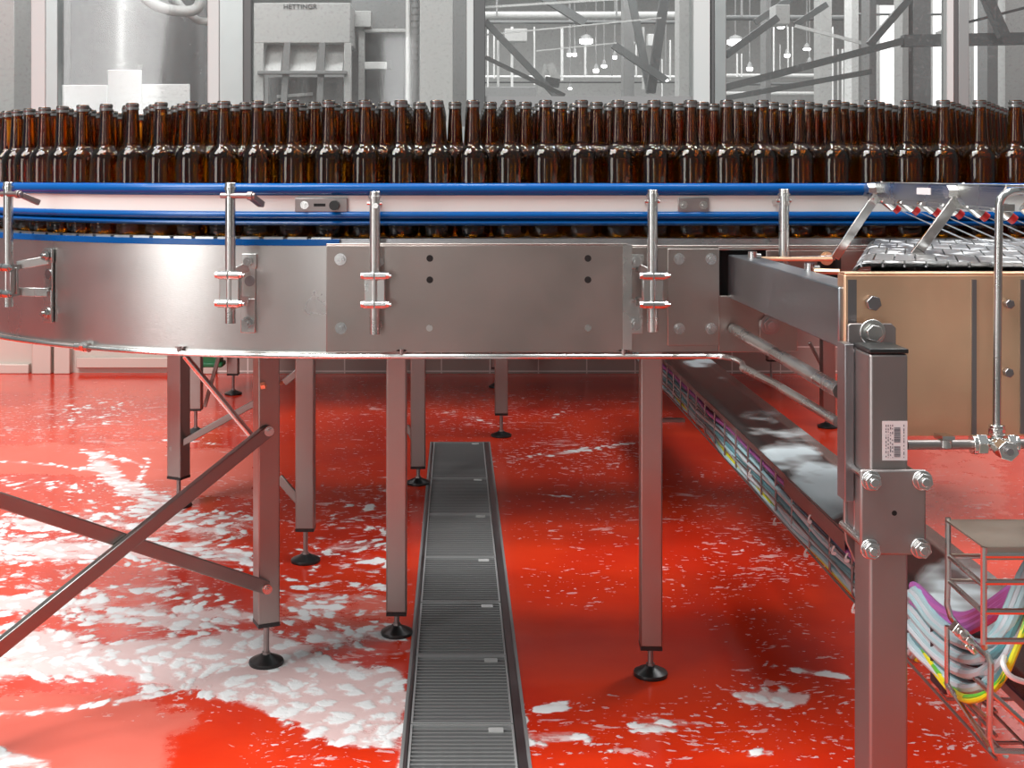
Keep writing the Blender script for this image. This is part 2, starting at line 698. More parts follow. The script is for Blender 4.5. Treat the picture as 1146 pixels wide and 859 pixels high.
def spline(pts, n=8):
    pts = [Vector(p) for p in pts]
    P_ = [pts[0] * 2 - pts[1]] + pts + [pts[-1] * 2 - pts[-2]]
    out = []
    for i in range(1, len(P_) - 2):
        a, b, c, d = P_[i - 1:i + 3]
        for k in range(n):
            t = k / n
            out.append(.5 * ((2 * b) + (c - a) * t + (2 * a - 5 * b + 4 * c - d) * t * t + (3 * b - a - 3 * c + d) * t ** 3))
    out.append(pts[-1])
    return out


def hexbolt(mb, c, nrm, r=.009, h=.007, washer=True, stud=.004):
    """hex head on a surface at c, nrm outward"""
    c, nrm = Vector(c), Vector(nrm).normalized()
    if washer:
        mb.cyl(c, c + nrm * .002, r * 1.3, 20)
    mb.cyl(c + nrm * .0018, c + nrm * h, r, 6)
    if stud:
        mb.cyl(c + nrm * h, c + nrm * (h + stud), r * .5, 12)


# ------------------------------------------------------------------ floor
def seg_d(px, py, ax, ay, bx, by, ys=1.0):
    dx, dy = bx - ax, (by - ay) * ys
    qx, qy = px - ax, (py - ay) * ys
    t = np.clip((qx * dx + qy * dy) / (dx * dx + dy * dy + 1e-9), 0, 1)
    return np.hypot(qx - t * dx, qy - t * dy)


def poly_mask(px, py, pts, soft):
    """soft-edged polygon in picture coordinates of the floor point"""
    pts = [(-90 if x <= 0 else x, 950 if y >= 859 else y) for x, y in pts]
    inside = np.zeros(px.shape, bool)
    dist = np.full(px.shape, 1e9)
    n = len(pts)
    for i in range(n):
        x0, y0 = pts[i]
        x1, y1 = pts[(i + 1) % n]
        dist = np.minimum(dist, seg_d(px, py, x0, y0, x1, y1))
        if y0 != y1:
            c = ((y0 > py) != (y1 > py)) & (px < (x1 - x0) * (py - y0) / (y1 - y0) + x0)
            inside ^= c
    sd = np.where(inside, dist, -dist)
    return np.clip(sd / soft * .5 + .5, 0, 1)


def line_mask(px, py, pts, w):
    d = np.full(px.shape, 1e9)
    for a, b_ in zip(pts[:-1], pts[1:]):
        d = np.minimum(d, seg_d(px, py, *a, *b_, 1.6))
    return np.clip(1.35 - d / w, 0, 1)


FOAM_POLYS = [  # (points, strength, softness)
    ([(0, 705), (60, 700), (130, 715), (210, 708), (300, 700), (380, 735), (455, 745), (455, 800), (440, 838), (385, 838), (330, 812), (270, 790), (215, 775), (175, 768), (120, 760), (60, 762), (0, 765)], 1.16, 10),
    ([(60, 660), (180, 672), (300, 676), (300, 700), (200, 712), (60, 690), (0, 690), (0, 668)], .98, 12),
    ([(0, 590), (120, 598), (230, 602), (290, 612), (288, 640), (180, 632), (80, 636), (0, 628)], .94, 12),
    ([(0, 572), (190, 560), (290, 585), (285, 610), (130, 606), (0, 600)], .82, 14),
    ([(60, 640), (130, 652), (220, 650), (288, 664), (288, 700), (150, 705), (60, 680)], .62, 10),
    ([(0, 640), (60, 642), (160, 660), (60, 700), (0, 700)], .48, 10),
    ([(160, 566), (290, 572), (290, 600), (150, 600)], .80, 8),
    ([(0, 530), (70, 535), (140, 545), (110, 552), (0, 545)], .62, 5),
    ([(60, 440), (150, 445), (150, 470), (60, 480)], .42, 8),
    ([(90, 502), (118, 504), (150, 540), (215, 562), (205, 585), (150, 566), (112, 540)], .96, 7),
    ([(320, 640), (400, 648), (455, 652), (455, 676), (395, 700), (330, 700), (300, 690), (300, 660)], .62, 14),
    ([(310, 690), (455, 700), (455, 745), (360, 735)], .88, 14),
    ([(330, 610), (452, 585), (452, 640), (340, 640)], .64, 14),
    ([(590, 815), (640, 812), (660, 830), (600, 834)], .72, 6),
    ([(355, 560), (455, 540), (455, 600), (350, 600)], .42, 16),
    ([(700, 800), (760, 812), (720, 818)], .7, 6),
    ([(812, 772), (850, 768), (912, 772), (905, 790), (860, 792), (825, 782)], .95, 5),
    ([(862, 745), (905, 746), (955, 755), (950, 760), (900, 756)], .9, 4),
    ([(588, 795), (612, 784), (636, 785), (634, 795), (606, 798)], .95, 4),
    ([(620, 822), (640, 819), (675, 822), (660, 832), (630, 831)], .9, 4),
    ([(700, 808), (735, 810), (760, 815), (735, 822), (706, 818)], .9, 4),
    ([(1020, 735), (1080, 738), (1146, 745), (1146, 756), (1070, 752), (1022, 745)], .75, 5),
    ([(0, 835), (25, 838), (60, 852), (60, 859), (0, 859)], .95, 6),
    ([(830, 838), (870, 838), (868, 846), (838, 846)], .85, 3),
    ([(752, 808), (790, 806), (788, 812), (756, 812)], .85, 3),
]
FOAM_LINES = [
    ([(0, 798), (60, 794), (120, 786), (178, 776)], 8, .95),
    ([(0, 515), (60, 520), (130, 530), (160, 548)], 4, .85),
    ([(100, 505), (118, 510), (142, 515), (158, 520)], 5, .9),
    ([(165, 515), (160, 530), (150, 545)], 6, .85),
    ([(300, 690), (370, 690), (455, 700)], 4, .8),
    ([(330, 655), (380, 658), (455, 655)], 5, .8),
    ([(552, 515), (620, 508), (690, 498), (722, 492)], 5, .74),
    ([(590, 551), (640, 556), (700, 552)], 2, .6),
    ([(0, 545), (60, 548), (100, 552)], 3, .6),
    ([(140, 490), (180, 492), (300, 500)], 3, .55),
    ([(500, 460), (560, 475), (610, 470), (640, 455)], 5, .38),
    ([(0, 480), (60, 478), (130, 472)], 5, .5),
    ([(600, 815), (700, 800), (760, 806), (870, 815)], 3, .60),
    ([(600, 850), (720, 836), (830, 842), (955, 828)], 3, .60),
    ([(587, 800), (590, 830), (592, 859)], 3, .9),
    ([(455, 770), (450, 820), (446, 859)], 3, .8),
]
SPECKS = [  # cx, cy, rx, ry, strength
    (100, 470, 130, 34, .80), (200, 480, 110, 30, .55), (390, 470, 60, 45, .45), (510, 460, 60, 30, .65),
    (600, 470, 60, 35, .55), (640, 510, 90, 26, .80), (700, 470, 50, 30, .4), (250, 570, 220, 40, .60),
    (100, 620, 190, 60, .7), (400, 580, 60, 60, .65), (400, 690, 60, 50, .7), (660, 580, 90, 40, .45),
    (860, 615, 80, 45, .85), (800, 560, 60, 40, .60), (640, 650, 60, 30, .42), (780, 650, 90, 30, .55),
    (700, 820, 180, 40, .80), (880, 800, 110, 60, .70), (1080, 600, 70, 60, .50), (1080, 790, 90, 70, .85),
    (370, 830, 100, 40, .75), (200, 740, 260, 60, .6), (900, 720, 80, 30, .35), (1090, 545, 60, 30, .35),
    (850, 690, 60, 30, .5),
]
DRY_REFL_POLYS = [
    ([(0, 764), (60, 762), (130, 762), (190, 776), (235, 790), (235, 812), (200, 835), (170, 859), (0, 859)], .64, 34),
    ([(0, 500), (60, 493), (180, 500), (290, 498), (285, 560), (210, 556), (120, 535), (0, 530)], .60, 6),
    ([(105, 488), (190, 492), (190, 510), (150, 520)], .6, 6),
    ([(0, 418), (230, 418), (300, 430), (150, 438), (0, 440)], .42, 14),  # reflection of the wall, painted as a pale band
    ([(325, 660), (455, 660), (455, 715), (330, 705), (295, 690)], .50, 10),
    ([(1020, 480), (1146, 480), (1146, 600), (1020, 570)], .50, 30),
    ([(1020, 750), (1146, 770), (1146, 800), (1020, 780)], .40, 12),
    ([(300, 495), (440, 500), (440, 540), (310, 540)], .36, 16),
]


YWF = 6.72


def build_floor():
    dx0, dx1 = -.10, .135
    xs = list(np.arange(-3.0, dx0, .014)) + [dx0] + list(np.arange(dx0 + .05, dx1 - .01, .05)) + [dx1] + list(np.arange(dx1 + .014, 3.4, .014))
    xs = [-12, -8, -5] + xs + [5, 8, 12]
    ys = [.5, .9, 1.2, 1.6, 1.9] + list(np.arange(2.1, 4.9, .014)) + [4.905] + list(np.arange(4.93, 6.7, .03)) + [YWF]
    xs, ys = np.array(xs, float), np.array(ys, float)
    X, Y = np.meshgrid(xs, ys)
    nx, ny = len(xs), len(ys)
    co = np.stack([X.ravel(), Y.ravel(), np.zeros(nx * ny)], 1)
    yy = np.maximum(co[:, 1], .5)
    px = CX + co[:, 0] / yy * F
    py = CY + H / yy * F
    foam = np.zeros(len(co))
    for pts, st, so in FOAM_POLYS:
        foam = np.maximum(foam, st * poly_mask(px, py, pts, so))
    for pts, w, st in FOAM_LINES:
        foam = np.maximum(foam, st * line_mask(px, py, pts, w))
    spk = np.zeros(len(co))
    for cx, cy, rx, ry, st in SPECKS:
        q = ((px - cx) / rx) ** 2 + ((py - cy) / ry) ** 2
        spk = np.maximum(spk, st * np.clip(1.5 - q, 0, 1))
    dry = np.zeros(len(co))
    for pts, st, so in DRY_REFL_POLYS:
        dry = np.maximum(dry, st * poly_mask(px, py, pts, so))
    idx = np.arange(nx * ny).reshape(ny, nx)
    a, b_, c, d = idx[:-1, :-1], idx[:-1, 1:], idx[1:, 1:], idx[1:, :-1]
    cxm = (xs[:-1] + xs[1:]) / 2
    cym = (ys[:-1] + ys[1:]) / 2
    CXM, CYM = np.meshgrid(cxm, cym)
    keep = ~((CXM > dx0) & (CXM < dx1) & (CYM < 4.905) & (CYM > 1.2))
    quads = np.stack([a[keep], b_[keep], c[keep], d[keep]], 1)
    me = bpy.data.meshes.new('floor')
    me.from_pydata(co.tolist(), [], quads.tolist())
    for nm, arr in (('foam', foam), ('speck', spk), ('dry', dry)):
        at = me.attributes.new(nm, 'FLOAT', 'POINT')
        at.data.foreach_set('value', arr.astype(np.float32))
    me.materials.append(M['red_floor'])
    o = bpy.data.objects.new('floor', me)
    COL.objects.link(o)
    return o


fl = build_floor()
tag(fl, 'wet red resin floor streaked with white foam', 'floor', kind='structure')

mb = MB()
mb.bb(-12, 16, YWF + .001, 18.2, -.05, 0)
tag(mb.build('floor_hall', 'hall_floor', None), 'grey floor of the hall beyond the glass', 'floor', kind='structure')

mb = MB()
mb.bb(-12, 12, -6, .499, -.05, 0)  # out of view, added grey to keep red bounce off the steel
tag(mb.build('floor_added', 'added_floor_grey', None), 'unseen grey floor added in front of the red floor to cut red bounce', 'floor', kind='structure')

# ------------------------------------------------------------------ drain
t = thing('drain_channel', 'long grey steel drain trough sunk in the red floor', 'drain', (.0175, 2.9, 0))
mb = MB()
y0, y1 = 1.2, 4.905
mb.bb(-.100, -.094, y0, y1, -.09, .002)
mb.bb(.129, .135, y0, y1, -.09, .002)
mb.bb(-.094, .129, y1 - .006, y1, -.09, .002)
mb.bb(-.094, .129, y0, y0 + .006, -.09, .002)
mb.bb(-.094, .129, y0, y1, -.09, -.085)
mb.build('trough', 'steel_drain', t)
mb = MB()
mb.bb(.112, .129, y0 + .006, y1 - .006, -.004, .0)
mb.bb(-.094, -.088, y0 + .006, y1 - .006, -.004, .0)
mb.build('ledge', 'steel_dark', t)


def grate(ya, yb, label):
    t = thing('drain_grate', label, 'grate', ((-.086 + .110) / 2, (ya + yb) / 2, 0), 'steel grates over the floor drain')
    x0, x1 = -.086, .110
    ya += .003
    yb -= .003
    mb = MB()
    b_ = .004
    mb.bb(x0, x0 + b_, ya, yb, -.022, .001)
    mb.bb(x1 - b_, x1, ya, yb, -.022, .001)
    mb.bb(x0 + b_, x1 - b_, ya, ya + b_, -.022, .001)
    mb.bb(x0 + b_, x1 - b_, yb - b_, yb, -.022, .001)
    mb.build('frame', 'drain_frame', t)
    mb = MB()
    n = 6
    for i in range(1, n + 1):
        x = x0 + (x1 - x0) * i / (n + 1)
        mb.bb(x - .0015, x + .0015, ya + b_, yb - b_, -.020, -.006)
    rows = max(8, int((yb - ya) / .0155))
    for j in range(1, rows):
        y = ya + (yb - ya) * j / rows
        mb.bb(x0 + b_, x1 - b_, y - .0024, y + .0024, -.018, -.001)
    mb.build('bars', 'steel_drain', t)
    mb = MB()
    mb.bb(x0 + .148, x0 + .176, yb - .034, yb - .014, -.001, .0015)
    mb.build('name_plate', 'tag_grey', t, label='small pale blank plate')


seams = [4.90]
for py in (535, 575, 623.5, 674, 733.5, 810):
    seams.append(F * H / (py - 195))
seams += [2.07, 1.75, 1.43]
gl_labels = ['farthest grate of the drain, under the conveyors', 'second grate from the far end of the drain',
             'third grate from the far end of the drain', 'middle grate of the drain, third from nearest seen but one',
             'fifth grate from the far end of the drain', 'sixth grate of the drain, beside the black foot disc',
             'nearest grate of the floor drain, cut by the picture edge']
gl_labels = ['steel floor grate %s' % s for s in (
    'at the far end of the drain', 'second from the far end of the drain', 'third from the far end of the drain',
    'fourth from the far end of the drain', 'fifth from the far end of the drain', 'second from the near picture edge',
    'nearest the camera, cut by the picture edge')]
for i in range(7):
    grate(seams[i + 1], seams[i], gl_labels[i])

# ------------------------------------------------------------------ main curved conveyor
R0, CXc, CYc = .96, -.215, 3.11


def cpath(off, xr=1.30, th1=96, dth=3, yback=None):
    """front edge path moved inward by off: list of (point, outward normal); right end first"""
    pts = [((xr, 2.15 + off), (0, -1)), ((CXc + .3, 2.15 + off), (0, -1))]
    R = R0 - off
    th = 0
    while th <= th1:
        t_ = math.radians(th)
        n_ = (-math.sin(t_), -math.cos(t_))
        pts.append(((CXc + n_[0] * R, CYc + n_[1] * R), n_))
        th += dth
    return pts


def cat_px(px, off=0.0):
    """point + normal on the path seen at picture column px"""
    best = None
    for i in range(-900, 9600):
        if i < 0:
            p, n_ = (CXc - i * .0018, 2.15 + off), (0.0, -1.0)
        else:
            t_ = math.radians(i / 100)
            n_ = (-math.sin(t_), -math.cos(t_))
            p = (CXc + n_[0] * (R0 - off), CYc + n_[1] * (R0 - off))
        e = abs(CX + p[0] / p[1] * F - px)
        if best is None or e < best[0]:
            best = (e, p, n_)
    return best[1], best[2]


conv = thing('curved_conveyor', 'long steel conveyor curving back at left, carrying amber bottles', 'conveyor', (0, 2.5, 0))
zb, zt = .742, .927
pts = [q for q in cpath(0, xr=-.20)]
pts = [((-.205, 2.15), (0, -1))] + cpath(0)[2:]
mb = MB()
mb.sweep(pts, [(0, zb), (0, zt), (-.004, zt), (-.004, zb)])
mb.build('curved_side_plate', 'steel_plate', conv)
mb = MB()
mb.sweep([((-.2, 2.15), (0, -1))] + cpath(0)[2:], [(.003, .9275), (.003, .938), (-.012, .938), (-.012, .9275)])
mb.build('wear_strip', 'blue_plastic', conv, label='blue plastic wear strip along the curved edge')
# chain ends showing above the wear strip
mb = MB()
for i in range(34):
    th = math.radians(1 + i * 2.5)
    n_ = (-math.sin(th), -math.cos(th))
    R = R0 - .014
    c = Vector((CXc + n_[0] * R, CYc + n_[1] * R, .9395))
    ang = math.atan2(n_[0], -n_[1])
    mb.box(c, (.034, .02, .004), Matrix.Rotation(ang, 3, 'Z'))
mb.build('chain_link_edges', 'steel', conv, kind='stuff')

# straight panels, slightly in front of the curve
yp = 2.142
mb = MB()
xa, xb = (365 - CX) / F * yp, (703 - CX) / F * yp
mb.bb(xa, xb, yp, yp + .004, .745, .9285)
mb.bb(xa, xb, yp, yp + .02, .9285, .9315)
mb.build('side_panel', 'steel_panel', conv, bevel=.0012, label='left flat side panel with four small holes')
mb = MB()
for hx in (481, 658):
    for hy in (289, 313):
        p = P(hx, hy, yp - .0004)
        mb.cyl(p + Vector((0, -.0003, 0)), p + Vector((0, .002, 0)), .0058, 18)
mb.build('screw_hole', 'black_hole', conv)
mb = MB()
for hx in (480.5, 658):
    p = P(hx, 367, yp)
    mb.cyl(p + Vector((0, -.0012, 0)), p + Vector((0, .002, 0)), .0056, 18)
mb.build('hole_plug', 'steel', conv)
mb = MB()
xc = (900 - CX) / F * (yp + .003)
hxa, hxb = (804.5 - CX) / F * yp, (822 - CX) / F * yp
hz0, hz1 = .842, .92
mb.bb(xb + .0015, hxa, yp + .003, yp + .007, .745, .9255)
mb.bb(hxa, .53, yp + .003, yp + .007, .745, hz0)
mb.bb(hxa, 1.3, yp + .003, yp + .007, hz1, .9255)
mb.bb(hxb + .055, 1.3, yp + .003, yp + .007, hz0, hz1)
mb.bb(xb + .0015, 1.3, yp + .003, yp + .02, .9255, .9285)
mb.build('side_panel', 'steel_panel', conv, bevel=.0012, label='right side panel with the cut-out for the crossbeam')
mb = MB()
mb.bb(hxa - .002, hxb + .06, yp + .02, yp + .024, hz0 - .01, .924)
mb.build('dark_opening', 'black_hole', conv)
mb = MB()
mb.bb(.62, .66, yp + .0005, yp + .003, .865, .908)
mb.build('dark_opening', 'black_hole', conv)
mb = MB()
mb.bb((747 - CX) / F * yp, (805 - CX) / F * yp, yp - .002, yp + .003, .757, .923)
pl = mb.build('mounting_plate', 'steel_panel', conv, bevel=.0012, label='brown-grey rectangular plate held by four bolts')
for bx in (760, 795.5):
    for by in (289.5, 367.5):
        mb = MB()
        hexbolt(mb, P(bx, by, yp - .002), (0, -1, 0), .0075, .007)
        mb.build('bolt', 'steel_nut', pl)
for bx, by in ((381, 290), (381.5, 367)):
    mb = MB()
    hexbolt(mb, P(bx, by, yp), (0, -1, 0), .0078, .008)
    mb.build('bolt', 'steel_nut', conv)
mb = MB()
mb.bb(.520, .585, yp - .001, yp + .003, .747, .80)
mb.build('corner_plate', 'steel_panel', conv, bevel=.001)
mb = MB()
hexbolt(mb, P(862, 363, yp - .002), (0, -1, 0), .013, .009)
mb.build('bolt', 'steel_tube', conv, bevel=.0006)
mb = MB()
hexbolt(mb, P(925, 289, yp - .0), (0, -1, 0), .009, .007)
mb.build('bolt', 'steel_warm', conv)
mb = MB()
mb.bb((697 - CX) / F * yp, (707 - CX) / F * yp, yp - .003, yp + .006, .75, .9285)
mb.build('joint_strip', 'steel', conv)

# table top, chains and inner plate
mb = MB()
mb.sweep(cpath(.013, yback=3.3), [(0, .925), (0, .9385), (-.72, .9385), (-.72, .925)][::-1])
mb.build('slat_belt', 'steel_chain', conv)
mb = MB()
mb.sweep(cpath(.735), [(0, .742), (0, .965), (-.004, .965), (-.004, .742)])
mb.build('inner_side_plate', 'steel_plate', conv)
# rod under the plate
mb = MB()
rp_ = [(p[0] + n_[0] * .008, p[1] + n_[1] * .008, .7385) for p, n_ in [((.30, 2.15), (0, -1))] + cpath(0)[1:]]
rp_ = spline([(.455, 1.98, .742), (.47, 2.06, .741), (.462, 2.125, .7395), (.44, 2.140, .739), (.40, 2.142, .7385), (.30, 2.142, .7385)], 5) + [Vector(q) for q in rp_[1:]]
mb.tube(rp_, .0046, 10)
mb.build('lower_rod', 'steel', conv)
for px_ in (97, 203, 450, 697):
    p, n_ = cat_px(px_)
    q = Vector((p[0] + n_[0] * .008, p[1] + n_[1] * .008, .7385))
    mb = MB()
    if px_ == 97:
        tg = Vector((-n_[1], n_[0], 0))
        mb.cyl(q - tg * .018, q - tg * .004, .0075, 12)
        mb.cyl(q - tg * .003, q + tg * .006, .009, 6)
        mb.cyl(q + tg * .007, q + tg * .014, .0085, 12)
        mb.build('rod_coupling', 'steel_bright', conv)
    else:
        mb.cyl(q, q + Vector((0, 0, .012)), .004, 10)
        mb.bar(q + Vector((0, 0, .010)), q + Vector((-n_[0] * .012, -n_[1] * .012, .010)), .016, .003)
        mb.build('rod_clip', 'steel_tube', conv)


def leg(parent, foot_px, foot_py, z_end, z_top, w=.05, rot=0, lab=None, mat='steel_leg'):
    p = floor_pt(foot_px, foot_py)
    mb = MB()
    R = Matrix.Rotation(rot, 3, 'Z')
    mb.box((p.x, p.y, (z_end + z_top) / 2), (w, w, z_top - z_end), R)
    lg = mb.build('leg', mat, parent, bevel=.003, label=lab)
    mb = MB()
    mb.box((p.x, p.y, z_end - .003), (w * 1.0, w * 1.0, .008), R)
    mb.build('end_cap', 'black_rubber', lg)
    mb = MB()
    mb.cyl((p.x, p.y, .018), (p.x, p.y, z_end - .005), w * .13, 12)
    mb.cyl((p.x, p.y, .018), (p.x, p.y, .026), w * .2, 6)
    mb.build('spindle', 'steel_tube', lg)
    mb = MB()
    r = w * .80
    mb.lathe((p.x, p.y, 0), [(r * .97, 0), (r, .004), (r * .97, .008), (r * .75, .0125), (r * .45, .017), (r * .3, .021)], 28)
    mb.build('foot_disc', 'black_rubber', lg)
    return p


ZT = .80
pA = leg(conv, 298, 742, .092, ZT, .047, math.radians(24), 'leg at left carrying the crossed braces', 'steel_leg')
pC = leg(conv, 444, 709, .055, ZT, .046, 0)
pE = leg(conv, 728, 755, .066, ZT, .045, math.radians(-3))
# hidden-frame leg the braces run to
mb = MB()
q = Vector((-.878, 2.245, 0))
mb.box((q.x, q.y, .44), (.045, .045, .70), Matrix.Rotation(math.radians(45), 3, 'Z'))
lg = mb.build('leg', 'steel_leg', conv)
mb = MB()
mb.cyl((q.x, q.y, .01), (q.x, q.y, .09), .006, 10)
mb.lathe((q.x, q.y, 0), [(.036, 0), (.037, .006), (.015, .02)], 20)
mb.build('foot_disc', 'black_rubber', lg)


def brace(parent, a, b_, w=.022, h=.022, mat='steel_leg', rnd=False):
    mb = MB()
    if rnd:
        mb.cyl(a, b_, w / 2, 14)
    else:
        mb.bar(a, b_, w, h)
    o = mb.build('brace', mat, parent, bevel=0 if rnd else .002)
    return o


nA = Vector((.06, -.035, 0))
a1 = P(300, 481, 2.665)
b1 = Vector((-.878, 2.205, .157))
brace(conv, a1, b1, .016, .028, 'steel_leg')
a2 = P(298, 657, 2.66)
b2 = Vector((-.905, 2.23, .50))
brace(conv, a2, b2, .016, .028, 'steel_leg')
for a_, sgn in ((a1, 0), (a2, 0)):
    mb = MB()
    hexbolt(mb, a_ + Vector((.004, -.012, 0)), (0.25, -1, 0), .008, .006)
    mb.build('bolt', 'steel_nut', conv)
# bright round brace going up to the plate
brace(conv, P(207, 398, 2.75), P(285, 492, 2.78), .014, 0, 'steel_bright', True)
# bolt through the leg top
mb = MB()
mb.cyl(P(294, 432, 2.66), P(316, 428, 2.70), .004, 10)
mb.cyl(P(292, 432, 2.655), P(297, 431, 2.655), .008, 6)
mb.build('bolt', 'steel_warm', conv)

# ------------------------------------------------------------------ conveyors behind
rear = thing('rear_conveyor', 'second conveyor behind the curved one, seen by its brown legs', 'conveyor', (0, 3.8, 0))
mb = MB()
mb.bb(-1.15, 1.9, 3.36, 3.38, .78, .93)
mb.bb(-1.15, 1.9, 4.36, 4.38, .78, .93)
mb.bb(-1.15, 1.9, 3.38, 4.36, .90, .915)
mb.build('frame', 'steel_dark', rear)
mb = MB()
mb.bb(-1.15, 1.9, 3.365, 3.375, .93, 1.13)  # dark sheets added to block bright reflections, in place of further bottles
mb.bb(-1.15, 1.9, 4.365, 4.375, .93, 1.16)
mb.build('reflection_blocker', 'blocker_brown', rear)
leg(rear, 342, 628, .094, .9, .050, math.radians(0))
leg(rear, 468, 541, .062, .9, .050)
leg(rear, 200, 566, .096, .9, .052, math.radians(-25))
brace(rear, P(190, 503, 3.95), P(290, 448, 3.95), .016, .020, 'steel_leg')
brace(rear, P(312, 534, 3.42), P(336, 562, 3.42), .014, .022, 'steel_leg')
brace(rear, P(318, 428, 3.40), P(338, 412, 3.40), .012, .018, 'steel_leg')
brace(rear, P(455, 476, 4.25), P(466, 498, 4.25), .012, .018, 'steel_leg')
far = thing('far_conveyor', 'farthest conveyor near the tiled wall, seen by its legs', 'conveyor', (0, 5.6, 0))
mb = MB()
mb.bb(-1.3, 2.0, 5.02, 5.04, .78, .93)
mb.bb(-1.3, 2.0, 6.36, 6.38, .78, .93)
mb.bb(-1.3, 2.0, 5.04, 6.36, .90, .915)
mb.build('frame', 'steel_dark', far)
mb = MB()
mb.bb(-1.3, 2.0, 5.025, 5.035, .93, 1.165)  # more added dark sheets, shading the floor reflections and bottle bodies
mb.bb(-1.3, 2.0, 6.365, 6.375, .93, 1.19)
mb.build('reflection_blocker', 'blocker_brown', far)
leg(far, 219, 484, .10, .9, .052)
leg(far, 261, 441, .10, .9, .052)
leg(far, 561, 488, .095, .9, .052)
leg(far, 555, 433, .10, .9, .045)
leg(far, 863, 429, .12, .9, .045)
leg(far, 926, 478, .055, .9, .052)
brace(far, P(229, 455, 5.2), P(245, 398, 5.2), .012, .016)
brace(far, P(906, 383, 5.3), P(921, 412, 5.3), .010, .014)
mb = MB()
mb.bb(-1.20, -1.10, 5.85, 5.93, .16, .72)
mb.bb(-1.21, -1.09, 5.84, 5.94, .148, .17)
gp = mb.build('green_guard', 'green_plastic', far, bevel=.006, label='green plastic guard box')

# ------------------------------------------------------------------ guide rail and its posts
gr = thing('guide_rail', 'double blue guide rail with pale band in front of bottles', 'rail', (0, 2.2, .95))
OFF = .040
path = cpath(OFF, 1.30)


def sw(name, prof, mat, label=None):
    mb = MB()
    mb.sweep(path, prof)
    return mb.build(name, mat, gr, label=label, angle=40)


def round_prof(z0, z1, out0, out1, n=6):
    zc, rz = (z0 + z1) / 2, (z1 - z0) / 2
    pr = [(out0, z0), (out0, z1)]
    for i in range(n + 1):
        t_ = PI / 2 - PI * i / n
        pr.append((out0 + (out1 - out0) * (.55 + .45 * math.cos(t_)), zc + rz * math.sin(t_)))
    return pr


sw('upper_rail', round_prof(1.0125, 1.0345, -.010, .012), 'blue_plastic', 'upper blue plastic rail')
sw('band', [(-.006, .980), (-.006, 1.014), (.0035, 1.014), (.0035, .980)], 'cream_strip', 'pale flat metal band')
sw('lower_rail', round_prof(.9705, .9855, -.010, .011), 'blue_plastic', 'lower blue plastic rail')
sw('lower_lip', round_prof(.9600, .9700, -.010, .008), 'blue_plastic')


def splice(px, w, name, slot=False):
    p, n_ = cat_px(px, OFF)
    ang = math.atan2(n_[0], -n_[1])
    T = Matrix.Translation((p[0], p[1], 0)) @ Matrix.Rotation(-ang, 4, 'Z') if False else Matrix.Translation((p[0], p[1], 0)) @ Matrix.Rotation(math.atan2(-n_[0], -n_[1]) * -1, 4, 'Z')
    mb = MB()
    mb.T = T
    mb.bb(-w / 2, w / 2, -.0065, -.0035, .984, 1.009)
    o = mb.build('splice_plate', 'steel_tube', gr, bevel=.002)
    for sx in (-1, 1):
        mb = MB()
        mb.T = T
        if slot and sx == 1:
            mb.cyl((w * .26, -.0065, .996), (w * .26, -.022, .996), .0085, 16)
            mb.build('knob', 'black_rubber', o)
        else:
            hexbolt(mb, Vector((sx * w * .32, -.0065, .9965)), (0, -1, 0), .0055, .006)
            mb.build('bolt', 'steel_bright', o)
    if slot:
        mb = MB()
        mb.T = T
        mb.bb(-w * .14, w * .08, -.0072, -.0062, .994, .999)
        mb.build('slot', 'black_hole', o)


splice(360, .092, 'a', True)
splice(775, .054, 'b')


